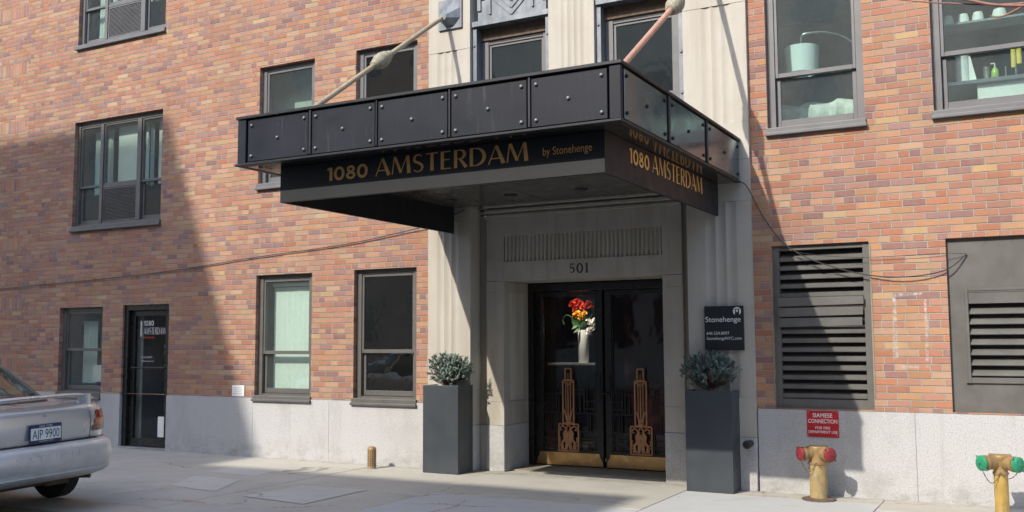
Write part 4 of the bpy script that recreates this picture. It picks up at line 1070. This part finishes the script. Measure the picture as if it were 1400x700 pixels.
for x, z, r in ((-.13, .35, .062), (-.02, .36, .05), (.08, .33, .058), (.09, .36, .05), (-.10, .30, .05), (.02, .31, .055), (-.07, .38, .06), (.13, .31, .04)): blossom((x, -.03, z), r, fl_red, 34)
for x, z, r in ((-.09, .21, .04), (.0, .20, .055), (.04, .23, .045), (.01, .16, .04), (-.05, .24, .045)): blossom((x, -.06, z), r, fl_yel, 26)
for x, z, r in ((.10, .13, .045), (.15, .10, .04), (.19, .14, .045), (.12, .02, .05), (.10, -.03, .04), (.16, .04, .035), (.2, .09, .035)): blossom((x, -.06, z), r, fl_wh, 26)
mb = MB()
for k in range(18):
    x = rnd.uniform(-.16, .16); z = rnd.uniform(.05, .3); mb.tube([(0, 0, -.1), (x*.4, -.02, z*.5), (x, -.03, z)], .003, 5)
for k in range(16):
    p = Vector((rnd.uniform(-.1, .06), -.05+rnd.uniform(-.03, .03), rnd.uniform(.02, .12))); d = Vector((rnd.uniform(-1, 1), -.3, rnd.uniform(-.3, 1))).normalized(); a = Vector((d.z, .2, -d.x)).normalized()
    mb.add([p, p+d*.05+a*.025, p+d*.12, p+d*.05-a*.025], [(0, 1, 2, 3)])
mb.tube(spline([(-.05, -.03, .12), (-.2, -.05, .22), (-.27, -.04, .16), (-.25, -.04, .10)]), .004, 5)
mb.build('stems', lf, t)
t = thing('console_shelf', 'thin glass topped console shelf holding the vase in the lobby', 'shelf', (-5.2, 1.7, 0))
mb = MB(); mb.box(-.42, .25, -.22, .3, 1.195, 1.222); mb.build('top', M['steel'], t, bevel=.003); mb = MB(); mb.box(-.38, -.34, -.1, .2, 0, 1.195); mb.box(.17, .21, -.1, .2, 0, 1.195); mb.build('leg', M['black'], t)
mb = MB(); mb.lathe((0, 0, 0), (0, 0, 1), [(0, .16), (.008, .17), (.17, .19), (.17, .185), (.01, .16)], 30)
# arc lamp in the right-hand room
t = thing('arc_lamp', 'white drum shade arc lamp inside the window above the louvered vent', 'lamp', (-2.085, .47, 3.1))
m2 = MB(); m2.loft([[(r*cos(2*pi*k/30), r*sin(2*pi*k/30), z) for k in range(30)] for r, z in ((.16, 1.21), (.178, 1.49))], True, False); m2.build('lamp_shade', M['blind'], t, smooth=True)
m2 = MB(); m2.tube(spline([(0, 0, 1.45), (0, 0, 1.60), (.06, 0, 1.64), (.27, .05, 1.63), (.5, .1, 1.50), (.75, .15, 1.1), (.85, .2, .2)]), .01, 8); m2.build('arm', M['steel'], t)
t = thing('bed', 'bed with patterned pillows under the drum shade lamp', 'bed', (-1.88, .75, 3.17))
pil = simple('patterned_cotton', (.62, .62, .56), .9, 0, .25, 14)
m2 = MB(); m2.box(-.7, .75, -.3, 1.0, .0, .55); m2.build('mattress', M['curtain'], t, bevel=.08, seg=3)
m2 = MB(); n = 14
m2.loft([[(-.55+1.15*i/n, .02*sin(3*i)+.14*cos(a)*1, .72+(.16+.02*sin(i*1.7))*sin(a)) for a in [2*pi*k/12 for k in range(12)]] for i in range(n+1)]); m2.build('pillow', pil, t, smooth=True)
m2 = MB(); m2.lathe((.42, -.22, .74), (.2, -1, .15), [(0, .10), (.03, .105), (.05, .09), (.055, 0)], 20); m2.build('cushion', M['black'], t, smooth=True)
# kitchen in the far right room
t = thing('kitchen_counter', 'white kitchen counter inside the window at the right edge', 'counter', (-.3, .55, 3.2))
m2 = MB(); m2.box(-.55, .6, -.2, .45, .765, .80); m2.build('worktop', M['white'], t, bevel=.004); m2 = MB(); m2.box(-.12, .55, -.16, .4, .1, .76); m2.build('cabinet', M['white'], t)
m2 = MB(); m2.tube(spline([(.22, -.05, .80), (.22, -.05, 1.08), (.25, -.1, 1.13), (.28, -.16, 1.08)]), .012, 10); m2.lathe((.22, -.05, .80), (0, 0, 1), [(0, .025), (.03, .022)], 14); m2.tube([(.13, -.05, .8), (.13, -.05, .93)], .008, 8); m2.build('faucet', M['steel'], t, smooth=True)
t = thing('paper_towel_roll', 'white paper towel roll standing at the left of the kitchen counter', 'paper towel', (-.55, .50, 4.0))
m2 = MB(); m2.lathe((0, 0, .01), (0, 0, 1), [(0, .062), (.27, .062), (.27, .02), (.2, .02)], 24); m2.add([(.06, -.02, .01), (.13, -.04, .0), (.075, -.03, .27), (.06, -.02, .27)], [(0, 1, 2, 3)]); m2.build('roll', M['white'], t, smooth=True)
m2 = MB(); m2.lathe((0, 0, 0), (0, 0, 1), [(0, .07), (.01, .07), (.01, .012), (.3, .012)], 18); m2.build('holder', M['steel'], t)
soap = simple('green_soap', (.35, .55, .12), .25, 0, .1)
t = thing('soap_bottle', 'green pump soap bottle beside the steel tumbler on the counter', 'bottle', (-.262, .42, 4.0))
m2 = MB(); m2.lathe((0, 0, 0), (0, 0, 1), [(0, .032), (.01, .036), (.07, .034), (.10, .02), (.112, .012)], 18); m2.build('body', soap, t, smooth=True)
m2 = MB(); m2.tube([(0, 0, .112), (0, 0, .15)], .006, 8); m2.tube([(0, 0, .15), (-.035, -.01, .148)], .006, 8); m2.build('pump', M['white'], t)
t = thing('tumbler', 'small steel tumbler standing left of the green soap bottle', 'cup', (-.335, .44, 4.0))
m2 = MB(); m2.lathe((0, 0, 0), (0, 0, 1), [(0, .026), (.13, .028), (.13, .024), (.02, .022)], 18); m2.build('body', M['steel'], t, smooth=True)
glv = simple('yellow_rubber', (.72, .56, .08), .5, 0, .15)
t = thing('rubber_gloves', 'yellow rubber gloves draped over the kitchen faucet', 'gloves', (-.10, .38, 4.08))
m2 = MB(); m2.loft([[(.02*s_+.0, .01*c_, z) for s_, c_ in [(cos(2*pi*k/10), sin(2*pi*k/10)) for k in range(10)]] for z in (.0, .05, .12, .2)]); m2.loft([[(.05+.022*s_, .012*c_, z) for s_, c_ in [(cos(2*pi*k/10), sin(2*pi*k/10)) for k in range(10)]] for z in (.03, .1, .2)]); m2.build('glove', glv, t, smooth=True)
t = thing('wall_shelf', 'high kitchen shelf with upturned bowls behind the right edge window', 'shelf', (-.3, .5, 4.60))
m2 = MB(); m2.box(-.42, .6, -.1, .2, -.02, .0); m2.build('board', M['room'], t)
cp = []
for i, (x, r) in enumerate(((-.36, .055), (-.22, .055), (-.09, .055), (.1, .07))):
    m2 = MB(); m2.lathe((x-.3, .5, 4.601), (0, 0, 1), [(0, r), (.06, r*.93), (.10, r*.75), (.103, r*.3)], 18)
    tag(m2.build('bowl', M['white'], None, smooth=True), ['squat white bowl leftmost on the high kitchen shelf', 'white bowl second from the left on the high shelf', 'white bowl third from the left on the high shelf', 'wide white bowl at the right end of the high shelf'][i], 'bowl', 'bowls on the high kitchen shelf')
# sign board behind the side door
t = thing('sign_board', 'dark easel sign reading Leasing Center behind the glass side door', 'sign', (-11.24, .42, 0))
m2 = MB(); m2.box(-.22, .26, 0, .015, .83, 1.55); m2.box(.01, .03, .02, .04, .02, .85); m2.build('board', M['fascia'], t)
m2 = MB(); put_strokes(m2, '1080', -.19, 1.42, .06, 'xz', -.002, sx=1); put_strokes(m2, 'AMSTERDAM', -.19, 1.33, .07, 'xz', -.002, sx=.72, gap=.05); put_text(m2, text_mesh('& Leasing', .34, .06), -.19, 1.14, 'xz', -.002); put_text(m2, text_mesh('Center"', .26, .065), -.12, 1.04, 'xz', -.002); m2.build('lettering', M['grey_ink'], t)

# ------------------------------------------------------------------ car
def car():
    t = thing('parked_car', 'silver four door sedan with rear spoiler parked at the kerb', 'car', (-7.59, -4.235, -.012), pi)
    t.rotation_euler = (radians(-1.6), 0, pi)
    silver = NT('silver_paint'); p = silver.pos()
    silver.put(silver.b.inputs['Coat Weight'], .6); silver.put(silver.b.inputs['Coat Roughness'], .12)
    dirt = silver.rng(silver.noise(p, 3, 4, .6), .3, .8, 0, .22)
    sm = silver.fin(silver.mix(dirt, (.66, .655, .635), (.57, .56, .53)), silver.rng(silver.noise(p, 4, 3), .3, .7, .26, .31), .5)
    bump_ = simple('bumper_plastic', (.64, .635, .615), .36, .35, .12, 5)
    redl = simple('tail_lens_red', (.33, .02, .02), .2, 0, .15, 20, spec=.7); orl = simple('tail_lens_amber', (.50, .12, .03), .2, 0, .15, 20, spec=.7); cll = simple('tail_lens_smoke', (.16, .09, .08), .2, 0, .1, 20, spec=.7)
    tab = lambda z, T: next((a[1]+(b[1]-a[1])*(z-a[0])/(b[0]-a[0]) for a, b in zip(T, T[1:]) if z <= b[0]), T[-1][1])
    XR = [(.30, .16), (.335, .05), (.375, .012), (.385, .045), (.42, .02), (.50, .0), (.57, .008), (.61, .035), (.632, .085), (.64, .135), (.66, .13), (.72, .115), (.82, .105), (.90, .11), (.935, .135), (.95, .17)]
    HW = [(.30, .78), (.36, .83), (.50, .85), (.62, .845), (.66, .835), (.80, .825), (.90, .79), (.95, .755)]
    def gx(x, z):      # hood falls away toward the front
        if x > 2.9: return z-(z-.3)/.65*.22*((x-2.9)/1.6)**1.3
        return z
    def S(th, z, off=0, n=7.0):
        xr = tab(z, XR); b = tab(z, HW); xf = 4.49-max(0, xr-.02)*1.3; a = (xf-xr)/2; cx = (xf+xr)/2
        c, s = cos(th), sin(th)
        x = cx-a*math.copysign(abs(c)**(2/n), c); y = b*math.copysign(abs(s)**(2/n), s)
        if off:
            p0 = Vector(S(th-.002, z)); p1 = Vector(S(th+.002, z)); d = (p1-p0); nn = Vector((d.y, -d.x, 0)).normalized()
            if nn.x*(x-cx)+nn.y*y < 0: nn = -nn
            x += nn.x*off; y += nn.y*off
        return (x, y, gx(x, z))
    # parametrise by angle with extra samples near the corners
    qa = [math.asin(min(1, v**3.5)) for v in (0, .25, .45, .58, .68, .75, .80, .84, .87, .90, .925, .945)]+[math.acos(min(1, v**3.5)) for v in (.94, .92, .895, .865, .83, .78, .7, .6, .4, .2)]
    qa = sorted(qa); ths = qa+[pi/2]+[pi-a for a in qa[::-1]]; ths = ths[:-1]+[pi]+[2*pi-a for a in ths[:0:-1]][:len(ths)-1]
    ths = sorted(set(round(a, 6) for a in ths if a < 2*pi-1e-4)); N = len(ths)
    zs = [.30, .335, .36, .375, .385, .40, .42, .46, .50, .54, .57, .59, .61, .622, .632, .638]
    mb = MB(); mb.loft([[S(a, z) for a in ths] for z in zs], True, False)
    # floor pan
    mb.add([S(a, .30) for a in ths], [tuple(range(N))]); mb.fix = True
    mb.build('bumper', bump_, t, smooth=True)
    zs = [.64, .66, .70, .75, .80, .85, .88, .90, .92, .935, .945, .95]
    rings = [[S(a, z) for a in ths] for z in zs]
    top = rings[-1]
    for f in (.97, .93, .85, .6, .3, .02):
        rings.append([(2.3+(x-2.3)*(1-(1-f)*.1), y*f, z+.012*(1-f**2)) for x, y, z in top])
    mb = MB(); mb.loft(rings, True, False); mb.fix = True
    body = mb.build('body', sm, t, smooth=True)
    # greenhouse
    G = [(.945, .60, 3.42, .70), (1.0, .70, 3.25, .685), (1.08, .86, 3.0, .66), (1.18, 1.08, 2.72, .625), (1.285, 1.32, 2.48, .585), (1.33, 1.50, 2.34, .56), (1.355, 1.66, 2.22, .52)]
    def Gs(th, z, off=0, n=3.6):
        xr = tab(z, [(g[0], g[1]) for g in G]); xf = tab(z, [(g[0], g[2]) for g in G]); b = tab(z, [(g[0], g[3]) for g in G])
        a = (xf-xr)/2+off; cx = (xf+xr)/2; b += off; c, s = cos(th), sin(th)
        return (cx-a*math.copysign(abs(c)**(2/n), c), b*math.copysign(abs(s)**(2/n), s), z+off*.5)
    def Gp(th0, th1, z0, z1, off, n1=16, n2=8): return [[Gs(th0+(th1-th0)*i/n1, z0+(z1-z0)*j/n2, off) for i in range(n1+1)] for j in range(n2+1)]
    r1, r2 = .95, .64       # angular limits of rear glass at base and top
    # pillars and roof: rings with gaps where the glass sits
    zt = 1.30; zb_ = .965
    mb = MB()
    rings = [[Gs(a, z) for a in ths] for z in (zt, 1.315, 1.335, 1.355)]
    tp = rings[-1]
    for f in (.9, .6, .3, .02): rings.append([(1.95+(x-1.95)*f, y*f, 1.355+.03*(1-f**2)) for x, y, z in tp])
    mb.loft(rings, True, False); mb.fix = True
    mb.build('roof', sm, t, smooth=True)
    th_c = 1.02
    def strip(m, a0, a1, z0=.93, z1=zt+.005, off=.0, n1=8): m.loft(Gp(a0, a1, z0, z1, off, n1, 8), False, False)
    mb = MB(); gaps = [(-th_c, -1.42), (th_c, 1.42)]
    for s in (-1, 1):
        strip(mb, s*.93, s*1.28); strip(mb, s*1.60, s*1.66); strip(mb, s*2.12, s*2.32)
    mb.fix = True; mb.build('pillar', sm, t, smooth=True)
    mb = MB(); mb.loft(Gp(-.94, .94, .935, zt+.004, -.004, 20, 8), False, False); mb.fix = True; mb.build('rear_window', M['glasscar'], t, smooth=True)
    mb = MB(); mb.loft(Gp(-.94, .94, .945, .972, .003, 20, 1), False, False); mb.fix = True; mb.build('window_seal', M['black'], t, smooth=True)
    mb = MB(); mb.loft(Gp(pi-.84, pi+.84, .935, zt+.004, -.004, 20, 8), False, False); mb.fix = True; mb.build('windscreen', M['glasscar'], t, smooth=True)
    for s in (-1, 1):
        for a0, a1 in ((1.27, 1.61), (1.65, 2.14)):
            mb = MB(); mb.loft(Gp(s*a0, s*a1, .94, zt+.004, -.004, 8, 6), False, False); mb.fix = True; mb.build('side_window', M['glasscar'], t, smooth=True)
    mb = MB(); mb.box(1.0, 1.15, -.55, .55, .5, 1.02); mb.box(2.1, 2.25, -.5, -.1, .5, 1.12); mb.box(2.1, 2.25, .1, .5, .5, 1.12); mb.box(.75, 3.2, -.6, .6, .88, .90); mb.build('seats', simple('seat_cloth', (.10, .10, .09), .9), t, bevel=.04)
    # tail lights: wrap round the corner
    def patch(a0, a1, z0, z1, off, n1=10, n2=4):
        mb = MB(); g = [[S(a0+(a1-a0)*i/n1, z0+(z1-z0)*j/n2, off) for i in range(n1+1)] for j in range(n2+1)]; mb.loft(g, False, False); mb.fix = True; return mb
    for s in (-1, 1):
        a0, a1 = s*.25, s*.98
        L = patch(a0, a1, .815, .885, .006).build('tail_light', redl, t, smooth=True)
        patch(a0*.84, a1, .752, .813, .006).build('amber_lens', orl, L, smooth=True)
        patch(a0*.70, a1, .70, .750, .006).build('reversing_lens', cll, L, smooth=True)
        patch(s*.150, s*.156, .64, .945, .002, 2, 10).build('trunk_seam', M['black'], t)
    patch(-.24, .24, .634, .646, .003, 24, 1).build('trunk_gap', M['black'], t)
    # licence plate in a shallow shadowed pocket
    mb = MB(); mb.slab([(-.36, .685), (.36, .685), (.30, .828), (-.30, .828)], .0, .004)
    pk = MB(); x = .094
    pl_ = thing('x', '', '') if False else None
    mb = MB(); mb.box(x-.012, x-.004, -.158, .158, .655, .815); P = mb.build('licence_plate', simple('plate_blue', (.02, .035, .10), .4), t, bevel=.003, seg=1)
    mb = MB(); mb.box(x-.0135, x-.0122, -.146, .146, .682, .785); mb.build('plate_field', M['white'], P)
    def T(s, w_, h_, y0, z0, m, d=x-.0145):
        q = MB(); vs, fs = text_mesh(s, w_, h_); q.add([(d, y0-u, z0+v) for u, v in vs], fs); q.build('plate_lettering', m, P)
    T('AJP 9900', .262, .080, .131, .694, M['dark_ink']); T('NEW YORK', .13, .018, .065, .791, M['ink']); T('THE EMPIRE STATE', .14, .012, .07, .664, M['ink'])
    mb = MB(); mb.lathe((x+.014, -.0, .885), (-1, 0, 0), [(0, .014), (.004, .014), (.005, .008)], 14); mb.build('trunk_lock', M['steel'], t)
    mb = MB(); vs, fs = text_mesh('SATURN', .62, .062, 1.35); mb.add([(S(0, .52)[0]-.003, .33-u, .505+v) for u, v in vs], fs); o = mb.build('embossed_lettering', bump_, t); sd = o.modifiers.new('s', 'SOLIDIFY'); sd.thickness = .004
    # spoiler
    mb = MB(); n = 24; R = []
    for i in range(n+1):
        y = -.66+1.32*i/n; e = abs(y)/.66; xo = .13+.16*e**3; zc = 1.045-.06*e**4; w_ = .15*(1-.45*e**6); h_ = .019*(1-.5*e**6)
        R.append([(xo+w_*(.5-.5*cos(a)), y, zc-.012*(.5-.5*cos(a))+h_*sin(a)) for a in [2*pi*k/12 for k in range(12)]])
    mb.loft(R); mb.fix = True; sp_ = mb.build('spoiler', sm, t, smooth=True)
    for s in (-1, 1):
        mb = MB(); mb.loft([[(.23+.07*cos(a), s*.50+.05*sin(a), z) for a in [2*pi*k/12 for k in range(12)]] for z in (.93, 1.035)]); mb.fix = True; mb.build('spoiler_foot', sm, t, smooth=True)
    # wheels
    for xw in (.93, 3.53):
        for s in (-1, 1):
            mb = MB(); c = (xw, s*.72, .295)
            mb.lathe((xw, s*.63, .300), (0, s, 0), [(0, .20), (.005, .27), (.03, .296), (.155, .296), (.18, .27), (.185, .21)], 36); W = mb.build('wheel', M['rubber'], t, smooth=True)
            mb = MB(); mb.lathe((xw, s*.78, .300), (0, s, 0), [(0, .20), (.03, .205), (.034, .18), (.02, .16), (.045, .05), (.05, 0)], 30); mb.build('rim', M['steel'], W, smooth=True)
            mb = MB(); P_ = [(.345*cos(a), .345*sin(a)) for a in [pi*k/20-.12+k*.012 for k in range(21)]]
            mb.add([(xw, s*(.845), .30)]+[(xw+x, s*(.851 if q < .3 else .845), .30+q) for x, q in P_], [(0, i+1, i+2) for i in range(20)]); mb.build('wheel_arch', M['dark'], t)
    mb = MB(); mb.lathe((.48, -.30, .30), (0, 1, 0), [(0, .06), (.02, .08), (.5, .08), (.52, .06)], 16); mb.tube([(.5, -.45, .28), (.24, -.58, .275)], .022, 10); mb.box(.5, 1.1, -.55, -.3, .2, .3); mb.box(.45, 1.2, -.75, .75, .24, .3); mb.build('exhaust', M['rust'], t, smooth=True)
    return t
CAR = car()

# ------------------------------------------------------------------ street tree whose bare twigs reach into the frame
t = thing('street_tree', 'bare street tree with thin reddish twigs reaching in at the upper right corner', 'tree', (2.6, -3.4, 0))
mb = MB(); mb.tube([(0, 0, -.05), (.03, 0, 1.2), (-.02, .03, 2.4), (.05, .0, 4.2), (.0, .1, 6.2)], [.14, .12, .105, .08, .03], 12); mb.build('trunk', M['bark'], t, smooth=True)
def lim(P, r0, r1, nm='branch', m='bark'):
    pts = spline([Vector(p)-Vector((2.6, -3.4, 0)) for p in P], 8); n = len(pts)
    q = MB(); q.tube(pts, [r0+(r1-r0)*i/(n-1) for i in range(n)], 7); q.build(nm, M[m], t, smooth=True)
lim([(2.6, -3.4, 2.5), (1.6, -3.6, 3.05), (.8, -3.9, 3.27), (.0, -4.0, 3.315), (-.26, -4.02, 3.385), (-.34, -4.02, 3.42)], .018, .005, 'branch', 'twig')
lim([(1.2, -3.75, 3.17), (.5, -4, 3.36), (.009, -4, 3.329), (-.393, -4, 3.398), (-.72, -4, 3.485)], .009, .003, 'branch', 'twig')
lim([(.06, -4, 3.34), (-.05, -4, 3.288), (-.11, -4, 3.272), (-.16, -4, 3.283)], .007, .004, 'branch', 'twig')
for k in range(9):
    a = random.uniform(0, 2*pi); z = random.uniform(3.6, 5.6); r = random.uniform(.8, 1.4)
    lim([(2.6, -3.4, z), (2.6+r*.5*cos(a)+.3, -3.4+r*.5*sin(a), z+.5), (2.6+r*abs(cos(a)), -3.4+r*sin(a), z+1.2)], .03, .006)

# ------------------------------------------------------------------ buildings across the street (behind the camera)
far_brick = simple('far_brick', (.42, .27, .20), .9, 0, .2, 1.5); far_pale = simple('far_stone', (.58, .55, .49), .9, 0, .15, 1.2)
far_glass = simple('far_glass', (.05, .06, .07), .1, 0, .2, 2, spec=.8)
def far_building(x0, x1, h, depth, mat, label, nfl, ncol):
    t = thing('facing_building', label, 'building', ((x0+x1)/2, -18.4, 0)); hw = (x1-x0)/2
    mb = MB(); mb.box(-hw+.01, hw, -depth, 0, 0, h); mb.build('wall', mat, t)
    wm = MB(); wm.box(-.55, .55, -.03, .02, 0, 1.7); wo = None
    for i in range(ncol):
        for j in range(nfl):
            x = -hw+(2*hw)*(i+.5)/ncol; z = .9+(h-1.2)*(j)/nfl+.5
            if wo is None: wo = wm.build('window', far_glass, t)
            else: wo = wo.copy(); C.objects.link(wo); wo.parent = t
            wo.location = (x, .012, z)
FY = 18.4; TA = .634/.73; TX = .2445/.73
far_building(-40, -11.0-FY*TX, 4.80+FY*TA, 14, far_brick, 'tall brick apartment block across the street, shading the left wall', 6, 8)
far_building(-11.0-FY*TX+.05, -3.45-(FY-.9)*TX, (FY-.9)*TA, 14, far_pale, 'pale stone house across the street, shading the sidewalk', 4, 4)
far_building(-3.40-(FY-.9)*TX, 9, 13.5, 12, far_brick, 'plain brick house across the street facing the entrance', 4, 7)
far_building(9.1, 34, 13.3, 12, far_pale, 'long pale stone house across the street to the right', 4, 9)
